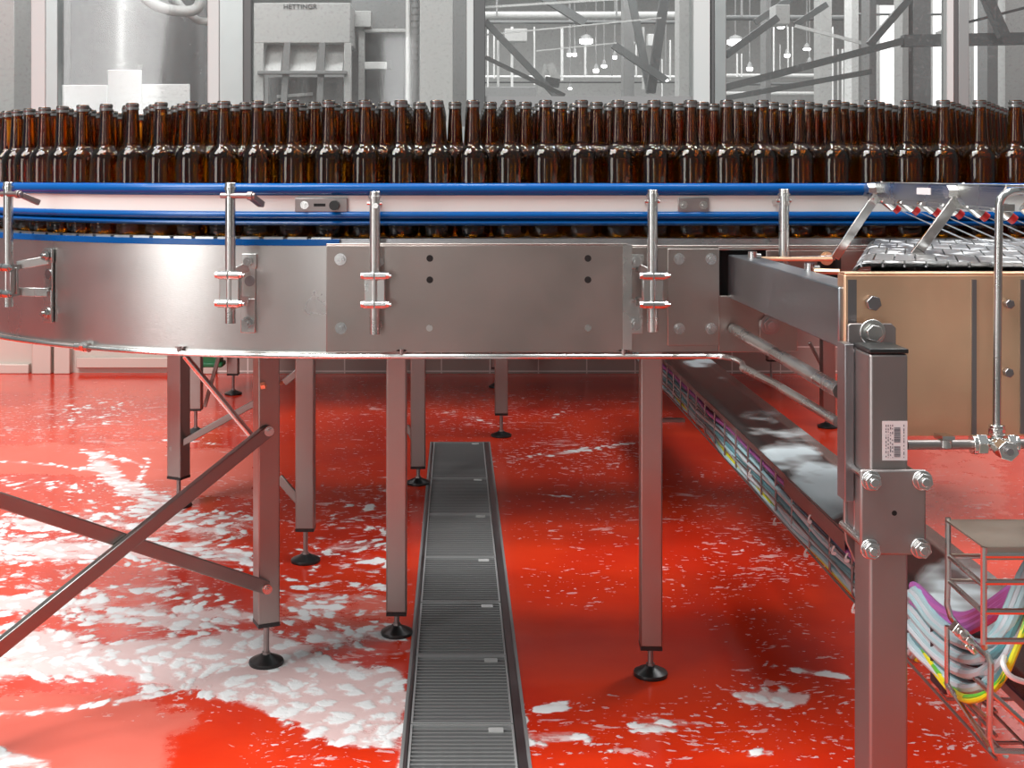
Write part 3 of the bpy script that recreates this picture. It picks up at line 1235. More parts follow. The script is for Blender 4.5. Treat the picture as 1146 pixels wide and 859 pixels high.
def rail_post(px, label, ztop, zbot, side=0.0, bracket_dx=.0, pin=False, z1=.880, z2=.832, out=.05, hide_clamp=False):
    """upright round post on a clamp bracket, local frame: x along the conveyor, -y outward"""
    p, n_ = cat_px(px + side)
    rot = -math.atan2(-n_[0], -n_[1])
    T = Matrix.Translation((p[0], p[1], 0)) @ Matrix.Rotation(rot, 4, 'Z')
    t = thing('rail_post', label, 'post', (p[0], p[1], zbot), 'upright posts holding the guide rail')

    def part(fn, name, mat, par=None, bevel=0, lab=None):
        mb = MB()
        mb.T = T
        fn(mb)
        return mb.build(name, mat, par or t, bevel=bevel, label=lab)
    y = -out
    part(lambda m: (m.cyl((0, y, zbot), (0, y, ztop - .012), .0088, 24), m.cyl((0, y, ztop - .012), (0, y, ztop - .008), .0108, 24)), 'pole', 'steel')
    part(lambda m: m.cyl((0, y, ztop - .008), (0, y, ztop), .0092, 20), 'top_bolt', 'steel_bright', bevel=.001)
    if not hide_clamp:
        for z in (z1, z2):
            c = part(lambda m: (m.cyl((-.018, y - .009, z), (-.0012, y - .009, z), .0068, 18), m.cyl((.0012, y - .009, z), (.019, y - .009, z), .0068, 18),
                                m.cyl((-.023, y - .009, z), (-.018, y - .009, z), .0058, 6), m.cyl((.019, y - .009, z), (.024, y - .009, z), .0056, 6),
                                m.cyl((.024, y - .009, z), (.028, y - .009, z), .003, 10),
                                m.box((0, y + .006, z), (.024, .022, .009))), 'clamp', 'steel_nut')
        part(lambda m: (m.bb(-.017, -.0012, y - .0075, y - .0035 + .006, z2, z1), m.bb(.0012, .017, y - .0075, y - .0035 + .006, z2, z1), m.box((0, y + .0075, (z1 + z2) / 2), (.034, .006, z1 - z2))), 'clamp_block', 'steel', bevel=.001)

        bx = bracket_dx

        def br(m):
            m.bar((0, y + .018, z1 + .002), (bx + .008, -.003, z1 + .012), .003, .016)
            m.bar((0, y + .018, z2 + .002), (bx + .008, -.003, z2 + .0), .003, .016)
            m.bb(bx - .004, bx + .022, -.006, -.0005, z1 + .008, z1 + .033)
            m.bb(bx - .006, bx + .020, -.006, -.0005, z2 - .055, z2 + .004)
            m.bb(bx - .004, bx + .020, -.004, -.0005, z2, z1 + .02)
        brk = part(br, 'bracket', 'steel', bevel=.0008)
        part(lambda m: hexbolt(m, (bx + .009, -.006, z1 + .020), (0, -1, 0), .0085, .009, False), 'bolt', 'steel_nut', brk)
        part(lambda m: hexbolt(m, (bx + .007, -.006, z2 - .038), (0, -1, 0), .0085, .009), 'bolt', 'steel_nut', brk)
        if pin:
            part(lambda m: m.cyl((bx + .010, -.001, z1 - .014), (bx + .010, -.006, z1 - .014), .009, 16), 'dark_stud', 'steel_dark', brk)
    zz = 1.014 if pin else ztop - .024
    if pin:
        part(lambda m: (m.cyl((-.016, y - .004, zz), (.045, y - .004, zz), .0048, 14), m.cyl((.032, y - .004, zz), (.041, y - .004, zz), .0075, 12),
                        m.bar((.036, y + .004, zz - .002), (.044, y + .034, zz - .016), .012, .010)), 'pin_arm', 'steel_tube', bevel=.001)
    else:
        part(lambda m: (m.cyl((0.002, y - .008, zz), (.002, y - .014, zz), .0045, 12), m.cyl((.002, y + .008, zz), (.002, .036, zz), .0035, 10),
                        m.cyl((-.013, y, zz + .004), (.012, y, zz + .004), .003, 10)), 'cross_bolt', 'steel_bright')
    return t


rail_post(28, 'leftmost guide-rail post with long bent bracket arms on the curve', 1.036, .808, side=12, bracket_dx=.035, pin=True, out=.058)
rail_post(262, 'guide-rail post on the bright curved plate, pin through its top', 1.036, .798, side=6, bracket_dx=.010, pin=True, out=.046)
rail_post(420, 'guide-rail post near the left end of the flat panel', 1.0215, .782, side=1, bracket_dx=-.004, out=.05)
rail_post(724, 'guide-rail post beside the four-bolt plate', 1.0245, .786, side=1, bracket_dx=-.03, out=.05)
rail_post(870, 'guide-rail post behind the dark crossbeam', 1.0255, .90, side=0, hide_clamp=True, out=.04, z1=.905)

# ------------------------------------------------------------------ bottles
BP = [(.0245, 0), (.0285, .0015), (.0305, .006), (.0310, .02), (.0308, .118), (.0310, .128), (.0307, .136), (.0295, .1435), (.0270, .1505),
      (.0235, .156), (.0195, .160), (.0166, .1625), (.0153, .166), (.0143, .175), (.0132, .195), (.0122, .212), (.0112, .2265), (.0108, .2300),
      (.0122, .2307), (.0124, .2335), (.0114, .2352), (.0112, .2365), (.0121, .2378), (.0122, .2418), (.0108, .2436), (.0082, .2436), (.0078, .2390), (.0078, .2250)]


def bottle_mesh():
    mb = MB()
    seg = 22
    vs = [(r * math.cos(2 * PI * k / seg), r * math.sin(2 * PI * k / seg), z) for r, z in BP for k in range(seg)]
    fs, mi = [], []
    for i in range(len(BP) - 1):
        for k in range(seg):
            fs.append((i * seg + k, i * seg + (k + 1) % seg, (i + 1) * seg + (k + 1) % seg, (i + 1) * seg + k))
            mi.append(1 if BP[i][1] > .2290 and BP[i + 1][0] > .011 else 0)
    fs += [tuple(reversed(range(seg))), tuple((len(BP) - 1) * seg + k for k in range(seg))]
    mi += [0, 0]
    me = bpy.data.meshes.new('bottle')
    me.from_pydata(vs, [], fs)
    me.materials.append(M['amber_glass'])
    me.materials.append(M['amber_lip'])
    me.polygons.foreach_set('material_index', mi)
    me.polygons.foreach_set('use_smooth', [True] * len(fs))
    me.update()
    me.set_sharp_from_angle(angle=math.radians(50))
    return me, vs, fs, mi


bme, bvs, bfs, bmi = bottle_mesh()
ZB = .9387
spots = []
pitch, rowd = .0646, .0561
for row in range(11):
    off = .086 + row * rowd
    R = R0 - off
    s = (row % 2) * pitch / 2 - .012
    # straight part
    x = CXc + s
    y = 2.15 + off
    xs_ = []
    while x < .4545 * y + .05:
        xs_.append((x, y, 0))
        x += pitch
    # curve part
    a = -s + pitch
    arc = []
    while a / R < math.radians(80):
        t_ = a / R
        X_, Y_ = CXc - math.sin(t_) * R, CYc - math.cos(t_) * R
        if CX + X_ / Y_ * F < -16:
            break
        if X_ < 5:
            arc.append((X_, Y_, t_))
        a += pitch
    for x, y, t_ in xs_ + arc:
        spots.append((row, x + random.uniform(-.0006, .0006), y + random.uniform(-.0006, .0006), t_))


def bottle_label(row, x, y):
    px = CX + x / y * F
    zones = [(28, 'left of the leftmost guide-rail post'), (262, 'between the first and second guide-rail posts'),
             (420, 'between the second and third guide-rail posts'), (724, 'between the third and fourth guide-rail posts'),
             (870, 'between the fourth and fifth guide-rail posts'), (9999, 'right of the fifth guide-rail post')]
    where = [z for lim, z in zones if px <= lim][0]
    rows = ['front-row', 'second-row', 'third-row', 'fourth-row', 'fifth-row', 'sixth-row', 'seventh-row', 'eighth-row', 'ninth-row']
    return 'amber glass %s bottle %s' % (rows[min(row, 8)], where), 'amber bottles in the %s %s' % (rows[min(row, 8)].replace('-', ' '), where)


stuff_mb_v, stuff_mb_f, stuff_mi = [], [], []
cnt = 0
for row, x, y, t_ in spots:
    if cnt < 300:
        o = bpy.data.objects.new('bottle', bme)
        o.location = (x, y, ZB)
        o.rotation_euler = (0, 0, random.uniform(0, 6))
        COL.objects.link(o)
        lb, g = bottle_label(row, x, y)
        tag(o, lb, 'bottle', g)
        cnt += 1
    else:
        o0 = len(stuff_mb_v)
        stuff_mb_v += [(vx + x, vy + y, vz + ZB) for vx, vy, vz in bvs]
        stuff_mb_f += [[i + o0 for i in f] for f in bfs]
        stuff_mi += bmi
if stuff_mb_v:
    me = bpy.data.meshes.new('rear_bottles')
    me.from_pydata(stuff_mb_v, [], stuff_mb_f)
    me.materials.append(M['amber_glass'])
    me.materials.append(M['amber_lip'])
    me.polygons.foreach_set('material_index', stuff_mi)
    me.polygons.foreach_set('use_smooth', [True] * len(stuff_mb_f))
    o = bpy.data.objects.new('rear_bottles', me)
    COL.objects.link(o)
    tag(o, 'mass of amber bottles behind the front rows on the conveyor', 'bottles', kind='stuff')

# ------------------------------------------------------------------ crossbeam, rods
mb = MB()
xb0, yb0, yb1, z0, z1 = .468, 1.530, 2.152, .838, .912
mb.bb(xb0, xb0 + .042, yb0, yb1, z0, z1)
t = thing('crossbeam', 'dark grey steel box beam running from the conveyor towards the camera', 'beam', (xb0 + .03, 1.85, z0))
mb.build('box_beam', 'steel_beam', t, bevel=.0022)
mb = MB()
mb.tube([P(843, 289, 2.08), P(880, 290, 2.08), P(931, 290, 2.08)], .0035, 8)
mb.build('thin_rod', 'steel_warm', t)
for px_, py_, D_ in ((842, 285, 2.06), (906, 300, 1.79)):
    mb = MB()
    p = P(px_, py_, D_)
    mb.cyl((p.x, p.y, .912), (p.x, p.y, .923), .0075, 12)
    mb.cyl((p.x + .004, p.y, .916), (p.x + .014, p.y, .916), .004, 10)
    mb.build('bolt', 'steel_bright', t)
mb = MB()
mb.tube([P(908, 303, 1.79), P(940, 304, 1.77)], .004, 8)
mb.build('thin_rod', 'steel_warm', t)
mb = MB()
mb.cyl((.475, 2.138, .786), (.466, 1.515, .787), .0093, 20)
tag(mb.build('spacer_rod', 'steel', None), 'thick polished round rod below the dark crossbeam', 'rod')
mb = MB()
mb.tube([(.457, 1.99, .742), (.462, 1.8, .747), (.463, 1.515, .750)], .0062, 14)
tag(mb.build('spacer_rod', 'steel', None), 'thinner round rod, the lower one under the crossbeam', 'rod')

# ------------------------------------------------------------------ right conveyor module
mod = thing('infeed_conveyor', 'nearer conveyor module with pale warm side plate at right', 'conveyor', (.8, 1.8, .73))
yq = 1.522
mb = MB()
xl = .4735
mb.bb(xl, 1.05, yq, yq + .004, .731, .9275)
mb.bb(xl, 1.05, yq, yq + .022, .9275, .9305)
mb.bb(xl, xl + .003, yq + .004, yq + .03, .731, .9275)
mb.build('side_plate', 'steel_warm', mod, bevel=.0012)
mb = MB()
xg = (1087 - CX) / F * yq
mb.bb(xg, xg + .0055, yq - .0025, yq, .731, .922)
mb.build('plate_edge', 'steel_dark', mod)
mb = MB()
xg2 = (1141 - CX) / F * yq
mb.bb(xg2, xg2 + .02, yq - .003, yq, .735, .922)
mb.build('plate_edge', 'steel_dark', mod)
mb = MB()
mb.bb(xl + .0035, xl + .014, yq - .001, yq, .85, .922)
mb.build('folded_edge', 'steel_dark', mod)
for bx, by, r in ((975.5, 338.5, .0095), (1127, 339.5, .006), (1126, 416, .006)):
    mb = MB()
    hexbolt(mb, P(bx, by, yq), (0, -1, 0), r, .010, False, 0)
    mb.build('bolt', 'steel_dark', mod, bevel=.001)
# slatted chain belt, turned 20 degrees, with a rounded nose at its left end
import bmesh
BZ, NR, LN = .940, .022, .140
ang = math.radians(-20)
ux, uy = Vector((math.cos(ang), math.sin(ang), 0)), Vector((-math.sin(ang), math.cos(ang), 0))
org = Vector((.492, 1.50, 0))
mb = MB()
for li in range(13):
    v0, v1 = li * LN - .02, (li + 1) * LN - .024
    ph = (li % 2) * .5
    pitch_ = .0254
    arc_len = NR * PI * .48
    u = -arc_len - ph * pitch_
    while u < 1.1:
        pts = []
        nn = 4 if u < 0 else 1
        for k in range(nn + 1):
            uu = u + .0012 + (pitch_ - .0024) * k / nn
            if uu < 0:
                a = -uu / NR
                pts.append((-math.sin(a) * NR, BZ - NR + math.cos(a) * NR, -math.sin(a), math.cos(a)))
            else:
                pts.append((uu, BZ, 0, 1))
        if u >= -arc_len - .001:
            vs, fs = [], []
            for (pu, pz, nu, nz_) in pts:
                for v in (v0, v1):
                    for dpt in (0, -.004):
                        q = org + ux * (pu + nu * dpt) + uy * v
                        vs.append((q.x, q.y, pz + nz_ * dpt))
            m_ = len(pts)
            for k in range(m_ - 1):
                a = k * 4
                fs += [(a, a + 2, a + 6, a + 4), (a + 1, a + 5, a + 7, a + 3), (a, a + 4, a + 5, a + 1), (a + 2, a + 3, a + 7, a + 6)]
            fs += [(0, 1, 3, 2), tuple(m_ * 4 - 4 + q_ for q_ in (0, 2, 3, 1))]
            mb.add(vs, fs)
        u += pitch_
belt = mb.build('slat_belt', 'foamy_chain', mod, label='slatted steel belt flecked with white foam')
mb = MB()
c0_ = org + Vector((0, 0, BZ - NR))
q0, q1 = c0_ + ux * .040 + uy * -.02, c0_ + ux * .040 + uy * 1.0
mb.cyl(q0, q1, NR - .005, 20)
for v in range(1):
    vs = []
    for u, v_ in ((.004, -.02), (1.1, -.02), (1.1, 1.0), (.004, 1.0)):
        for z in (BZ - .02, BZ - .005):
            q = org + ux * u + uy * v_
            vs.append((q.x, q.y, z))
    mb.add(vs, [(0, 2, 3, 1), (2, 4, 5, 3), (4, 6, 7, 5), (6, 0, 1, 7), (1, 3, 5, 7), (0, 6, 4, 2)])
bed = mb.build('belt_bed', 'steel_dark', mod)
for o_ in (belt, bed):
    bm_ = bmesh.new()
    bm_.from_mesh(o_.data)
    for co_, no_ in (((0, 1.548, 0), (0, -1, 0)), ((0, 2.128, 0), (0, 1, 0)), ((1.12, 0, 0), (1, 0, 0))):
        bmesh.ops.bisect_plane(bm_, geom=bm_.verts[:] + bm_.edges[:] + bm_.faces[:], plane_co=co_, plane_no=no_, clear_outer=True)
    bm_.to_mesh(o_.data)
    bm_.free()

# ------------------------------------------------------------------ support post
sp = thing('support_post', 'tall square steel post in the right foreground with clamp plate', 'post', (.4918, 1.45, 0))
px0, px1, D1, D2 = .4700, .5137, 1.420, 1.476
mb = MB()
mb.bb(px0, px1, D1, D2, 0.0, .846)
mb.build('square_tube', 'steel_tube', sp, bevel=.003)
mb = MB()
mb.bb(px0 - .0005, px1 + .0005, D1 - .0005, D2 + .0005, .8465, .8520)
mb.build('end_cap', 'black_rubber', sp, bevel=.0012)
mb = MB()
# clamp plate in front
cx0, cx1 = (961 - CX) / F * 1.412, (1038 - CX) / F * 1.412
mb.bb(cx0 + .002, cx1 - .001, 1.412, 1.418, .620, .7165)
cp = mb.build('clamp_plate', 'steel_tube', sp, bevel=.0025, label='brownish front clamp plate with four nuts')
mb = MB()
p = P(1001, 574, 1.4118)
mb.cyl(p, p + Vector((0, .002, 0)), .003, 12)
mb.build('hole', 'black_hole', cp)
for bx, by in ((975, 537.5), (1032, 537), (974, 614), (1030, 613)):
    q = P(bx, by, 1.412)
    mb = MB()
    mb.cyl(q, q - Vector((0, .002, 0)), .0115, 22)
    mb.cyl(q - Vector((0, .002, 0)), q - Vector((0, .010, 0)), .0100, 6)
    mb.cyl(q - Vector((0, .010, 0)), q - Vector((0, .014, 0)), .0052, 16)
    mb.build('nut', 'steel_nut', cp, bevel=.001)
    mb = MB()
    mb.cyl(q, q + Vector((0, .10, 0)), .0052, 14)
    mb.build('stud', 'steel_bright', cp)
# bracket behind the post
yb_ = 1.502


def bxz(px, py):
    v = P(px, py, yb_)
    return (v.x, v.z)


mb = MB()
poly = [bxz(*q) for q in ((949, 364), (952, 362), (998, 362), (1003, 367), (1003, 420), (1012, 430), (1012, 610), (962, 640), (947, 606), (945, 590), (945, 500), (941, 476), (944, 470), (949, 462))]
mb.prism(poly, yb_, yb_ + .006)
mb.build('bracket_plate', 'steel_tube', sp, bevel=.0012)
mb = MB()
mb.bb(px0 - .012, px0 - .001, yb_ - .030, yb_, .665, .85)
mb.bb(px0 - .0, px1 - .0, D2, yb_, .62, .84)
mb.build('spacer_block', 'steel_dark', sp, bevel=.001)
mb = MB()
q = P(976, 371.5, yb_)
mb.cyl(q, q - Vector((0, .003, 0)), .0155, 26)
mb.cyl(q - Vector((0, .003, 0)), q - Vector((0, .012, 0)), .0105, 6)
mb.build('bolt', 'steel', sp, bevel=.001)
# sticker with bar codes
st = MB()
D_ = D1 - .0006
a, b_ = P(987.5, 471, D_), P(1015.5, 515, D_)
st.bb(a.x, b_.x, D_, D1 + .0002, b_.z, a.z)
sk = st.build('barcode_sticker', 'sticker_white', sp, label='white sticker with two bar codes')
mb = MB()
rr = random.Random(3)
for (u0, u1, v0, v1) in ((1000.5, 1007.5, 478, 495), (1000.5, 1007.5, 499, 511)):
    v = v0
    while v < v1:
        w = rr.choice((.35, .6, .9))
        a, b_ = P(u0, v, D_), P(u1, min(v1, v + w), D_)
        mb.bb(a.x, b_.x, D_ - .0003, D_, b_.z, a.z)
        v += w + rr.choice((.4, .6))
for u in (991.5, 994, 996.5, 998.8, 1011.5):
    v = 475
    while v < 512:
        w = rr.uniform(.7, 3.5)
        a, b_ = P(u - .45, v, D_), P(u + .45, min(512, v + w), D_)
        mb.bb(a.x, b_.x, D_ - .0003, D_, b_.z, a.z)
        v += w + rr.uniform(.5, 3 if u != 998.8 else 6)
mb.build('print', 'sticker_ink', sk)

# ------------------------------------------------------------------ spray bar
sb = thing('spray_bar', 'slanting steel bar with red-tipped nozzles above the foamy belt', 'spray bar', (.7, 1.85, .92))
mb = MB()
xs0, xs1 = .695, .703
poly_y = [(2.14, 1.012), (2.10, 1.036), (1.58, 1.036), (1.61, 1.006)]
vs = [(xs0, y, z) for y, z in poly_y] + [(xs0 + .003, y, z) for y, z in poly_y]
mb.add(vs, [(0, 1, 2, 3), (7, 6, 5, 4), (0, 4, 5, 1), (1, 5, 6, 2), (2, 6, 7, 3), (3, 7, 4, 0)])
mb.bb(xs0, xs0 + .03, 1.58, 2.10, 1.034, 1.037)
mb.bb(xs0 + .003, xs0 + .025, 1.61, 2.12, 1.002, 1.012)
mb.build('bar', 'steel', sb, bevel=.0008)
mb = MB()
mb.bb(xs0 - .0006, xs0, 1.83, 1.885, 1.020, 1.030)
mb.build('sticker', 'sticker_white', sb)
for k in range(7):
    y = 2.05 - .085 * k
    mb = MB()
    c = Vector((xs0 + .014, y, 1.004))
    d = Vector((.55, 0, -.45)).normalized()
    mb.cyl(c - d * .012, c + d * .012, .0085, 14)
    nz = mb.build('nozzle', 'steel_bright', sb)
    mb = MB()
    mb.cyl(c + d * .012, c + d * .022, .0065, 12)
    mb.build('tip', 'red_plastic', nz)
for (yb0_, yt, zb_) in ((2.085, 2.075, .911), (1.765, 1.74, .914)):
    mb = MB()
    mb.bar((.632, yb0_, zb_), (.712, yt, 1.035), .0145, .004, up=(0, 1, 0))
    mb.bar((.632, yb0_, zb_), (.56, yb0_, zb_ - .002), .004, .008)
    mb.build('arm', 'steel_bright', sb, bevel=.0006)
    mb = MB()
    mb.cyl((.700, yt, 1.026), (.680, yt - .004, 1.026), .009, 6)
    mb.build('bolt', 'steel_bright', sb)
mb = MB()
for k in range(7):
    y = 2.05 - .085 * k
    c = Vector((xs0 + .026, y, .994))
    mb.cyl(c, c + Vector((.125, 0.0, -.056)), .0007, 6, .0014)
tag(mb.build('water_jets', 'water_jet', None), 'thin water jets from the nozzles onto the belt', 'water', kind='stuff')

# bent tube and water pipe at right
wp = thing('water_pipe', 'bent steel tube and horizontal water pipe with compression fittings', 'pipe', (1.0, 1.45, .72))
yw = 1.44
mb = MB()
pts = [P(1150, 214, yw + .10)] + [P(*q) for q in ((1140, 214, yw + .03), (1130, 215, yw + .01), (1122, 220, yw), (1118.5, 228, yw), (1118, 240, yw), (1117, 300, yw), (1116, 400, yw), (1115.5, 478, yw))]
mb.tube(spline(pts, 4), .0047, 12)
mb.build('riser_tube', 'steel', wp)
mb = MB()
mb.cyl(P(1015, 497.5, yw), P(1092, 497, yw), .0056, 16)
mb.build('pipe', 'steel_tube', wp)
mb = MB()
mb.cyl(P(1134, 496.5, yw), P(1200, 496, yw), .0056, 16)
mb.build('pipe', 'steel_tube', wp)


def fitting(a, b_, r, nm='fitting'):
    mb = MB()
    a, b_ = Vector(a), Vector(b_)
    d = (b_ - a)
    mb.cyl(a, a + d * .35, r * .9, 16)
    mb.cyl(a + d * .3, b_, r, 6)
    mb.build(nm, 'steel_bright', wp, bevel=.0008)


fitting(P(1087, 497, yw), P(1103, 497, yw), .0125)
fitting(P(1139, 496.5, yw), P(1126, 496.5, yw), .0115)
fitting(P(1115.5, 475, yw), P(1115.5, 487, yw), .0095)
mb = MB()
mb.cyl(P(1100, 497, yw), P(1128, 496.6, yw), .0070, 14)
mb.cyl(P(1115.5, 484, yw), P(1115.5, 498, yw), .0068, 14)
mb.cyl(P(1115.5, 497, yw), P(1128, 504, yw - .05), .0070, 14)
mb.build('tee', 'steel', wp)
fitting(P(1119, 499, yw - .015), P(1129, 505, yw - .05), .0115)
mb = MB()
mb.cyl(P(1128, 504, yw - .05), P(1131, 506, yw - .06), .004, 10)
mb.build('nipple', 'steel_dark', wp)
mb = MB()
mb.cyl(P(1058, 492, yw), P(1058, 500, yw), .008, 12)
mb.bar(P(1052, 487, yw + .03), P(1062, 491, yw), .014, .006)
mb.build('pipe_clip', 'steel_bright', wp)

# ------------------------------------------------------------------ cable tray
TZ = .35                                   # top of the cover
tray = thing('cable_tray', 'wire basket cable tray with long wet steel cover', 'cable tray', (.86, 3.2, .23))


def tx(y):                                 # left edge of the tray; it runs slightly askew
    return .757 + (y - 1.8) * .0105


mb = MB()
ys = np.arange(1.62, 6.3, .06)
W = .178
n = len(ys)
vs, fs = [], []
for y in ys:
    for u in (0, .25, .5, .75, 1):
        vs.append((tx(y) + u * W, y, TZ))
for i in range(n - 1):
    for j in range(4):
        a = i * 5 + j
        fs.append((a, a + 1, a + 6, a + 5))
mb.add(vs, fs)
o = mb.build('cover', 'tray_cover', tray, recalc=False, label='wet steel cover with pale patches of foam and painted sky sheen')
so = o.modifiers.new('solid', 'SOLIDIFY')
so.thickness = .002
so.offset = -1
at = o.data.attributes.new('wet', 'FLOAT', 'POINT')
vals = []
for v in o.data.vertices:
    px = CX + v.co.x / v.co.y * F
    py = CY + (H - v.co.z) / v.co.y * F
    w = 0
    for cx, cy, rx, ry, s in ((918, 548, 45, 34, .74), (890, 505, 42, 28, .55), (800, 405, 40, 8, .55), (812, 428, 16, 10, .45), (850, 470, 26, 30, .42), (1095, 670, 80, 70, .52)):  # last patch is sky sheen painted pale, the others foamy water
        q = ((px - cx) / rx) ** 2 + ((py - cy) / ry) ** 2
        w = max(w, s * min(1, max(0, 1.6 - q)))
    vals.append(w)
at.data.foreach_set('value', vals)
mb = MB()
for y in (1.62, 6.2):
    pass
mb.add([(tx(y) + dx, y, z) for y in (1.62, 6.2) for dx, z in ((-.001, TZ), (-.001, TZ - .012), (.001, TZ - .012), (.001, TZ))],
       [(0, 1, 5, 4), (1, 2, 6, 5), (2, 3, 7, 6), (3, 0, 4, 7), (0, 3, 2, 1), (4, 5, 6, 7)])
mb.build('cover_lip', 'steel_tube', tray)
mb = MB()
mb.add([(tx(y) + dx, y, z) for y in (2.45, 2.92) for dx, z in ((-.003, TZ - .004), (-.003, TZ - .038), (-.001, TZ - .038), (-.001, TZ - .004))],
       [(0, 1, 5, 4), (1, 2, 6, 5), (2, 3, 7, 6), (3, 0, 4, 7), (0, 3, 2, 1), (4, 5, 6, 7)])
mb.build('joint_plate', 'steel_tube', tray)
mb = MB()
zbs = TZ - .118
for u, z in ((0, TZ - .014), (0, TZ - .052), (0, TZ - .085), (.0, zbs), (.33, zbs), (.66, zbs), (1, zbs), (1, TZ - .05), (1, TZ - .014)):
    mb.cyl((tx(1.75) + u * W, 1.75, z), (tx(6.2) + u * W, 6.2, z), .0024, 8)
y = 2.408 - .15 * 4
while y < 6.2:
    mb.tube([(tx(y), y, TZ - .004), (tx(y), y, zbs + .01), (tx(y) + .01, y, zbs - .003), (tx(y) + W - .01, y, zbs - .003), (tx(y) + W, y, zbs + .01), (tx(y) + W, y, TZ - .004)], .0026, 8)
    y += .15
mb.build('wire_basket', 'steel_tube', tray, label='grid of steel wires forming the open basket')
# tray hangers down to the floor (dark little foot seen beyond the leg)
mb = MB()
for y in (5.3,):
    mb.bb(tx(y) - .0, tx(y) + W, y, y + .04, .0, .012)
    mb.bb(tx(y) + .03, tx(y) + .06, y, y + .04, .012, zbs - .004)
mb.build('stand', 'steel_leg', tray)

# cables lying in the tray and rising into the second basket
rc = random.Random(11)


def cable(name_label, mat, r, ux, uz, near, group, cat='cable', wob=.006):
    pts = []
    for y in np.arange(6.1, 2.0, -.25):
        pts.append((tx(y) + ux + rc.uniform(-wob, wob), y, zbs + uz + rc.uniform(-wob, wob) * .7))
    pts += near
    mb = MB()
    mb.tube(spline(pts, 5), r, 8)
    return tag(mb.build('cable', mat, None), name_label, cat, group)


def nearpath(u, dz, yoff=0):
    """sagging end: through the open tray end, down, then up to the right into the corner basket"""
    return [P(1022, 668 + dz, 1.93), P(1050, 700 + dz, 1.72), P(1078, 722 + dz, 1.52), P(1104, 728 + dz * .95, 1.40), P(1124, 716 + dz * .85, 1.36), P(1138, 690 + dz * .6, 1.35), P(1160, 640 + dz * .3, 1.36), P(1200, 590 + dz * .2, 1.38)]


G = 'pale blue-grey cables in the tray'
cols = ['cable_cyan', 'cable_grey', 'cable_cyan', 'cable_teal', 'cable_grey', 'cable_cyan', 'cable_grey', 'cable_cyan', 'cable_grey', 'cable_teal', 'cable_cyan', 'cable_grey']
for i in range(12):
    uz = .008 + (i % 6) * .011
    ux = .008 + (i // 6) * .02
    dz = -8 + i * 5.6
    near = [p + Vector((0, (i % 3) * .012, 0)) for p in nearpath(0, dz)]
    tone = {'cable_cyan': 'pale cyan', 'cable_grey': 'blue-grey', 'cable_teal': 'dark teal'}[cols[i]]
    cable('%s cable running in the bundle through the wire tray' % tone, cols[i], .0056, ux, uz, near, tone + ' cables in the wire tray')
for i in range(3):
    near = [P(1022, 655 + i * 9, 1.95), P(1050, 680 + i * 8, 1.75), P(1075, 690 + i * 8, 1.62), P(1100, 682 + i * 7, 1.52), P(1125, 665 + i * 6, 1.46), P(1160, 640 + i * 6, 1.44), P(1200, 620, 1.44)]
    cable('purple bus cable on top of the bundle in the wire tray', 'cable_purple', .0066, .012 + i * .016, .082 - i * .003, near, 'purple cables in the wire tray')
for i in range(2):
    near = [P(1022, 712 + 5 * i, 1.93), P(1045, 745 + 5 * i, 1.72), P(1070, 775 + 3 * i, 1.50), P(1095, 779 + 3 * i, 1.385), P(1120, 762, 1.34), P(1138, 725, 1.33), P(1160, 670, 1.35), P(1200, 610, 1.36)]
    cable('yellow-green earth cable, %s of the pair under the bundle' % ('upper' if i == 0 else 'lower'), 'cable_earth' if i == 0 else 'cable_yellow', .0036, .010 + i * .002, .005 + i * .002, near, None)
for i in range(2):
    near = [P(1022, 672 + i * 14, 1.97), P(1050, 700 + i * 12, 1.78), P(1085, 725 + i * 8, 1.66), P(1094, 760 + i * 8, 1.62)]
    cable('black cable among the pale ones, %s strand' % ('upper' if i == 0 else 'lower'), 'cable_black', .007, .05, .05 + i * .02, near, None)
# zip ties on the tray
for k, (px_, py_) in enumerate(((755, 438), (841, 529), (908, 580), (935, 615), (950, 623), (958, 680), (904, 618), (869, 583))):
    D_ = F * .752 / (px_ - CX)
    p = P(px_, py_, D_ * .997)
    mb = MB()
    mb.tube([p + Vector((-.002, 0, .008)), p + Vector((-.006, 0, 0)), p + Vector((-.002, 0, -.010))], .0022, 8)
    mb.box(p + Vector((-.004, 0, -.006)), (.008, .007, .006))
    tag(mb.build('cable_tie', 'zip_tie', None), 'small white cable tie on the near side of the wire tray', 'cable tie', 'white ties along the wire tray')
# the tie on the near bundle
mb = MB()
mb.tube(spline([P(1124, 735, 1.335), P(1123, 744, 1.32), P(1132, 757, 1.315), P(1150, 764, 1.32)], 5), .003, 8)
tag(mb.build('cable_tie', 'zip_tie', None), 'white cable tie around the rising bundle at the picture edge', 'cable tie')

# ------------------------------------------------------------------ corner basket
cb = thing('wire_basket_tray', 'upright wire basket tray with pale steel lid at right edge', 'cable tray', (.65, 1.35, .46))
yf, ybk = 1.30, 1.405
mb = MB()
A, B = P(1103, 612, yf), P(1060, 578, ybk)
ztop = A.z
mb.bb(A.x - .001, 1.0, yf, ybk, ztop - .002, ztop)
mb.bb(A.x - .001, 1.0, yf - .001, yf + .001, ztop - .013, ztop)
mb.build('lid', 'steel_lid', cb, label='pale flat steel lid')


def W3(*q, r=.0034):
    global mb
    mb.tube([P(*k) for k in q], r, 8)


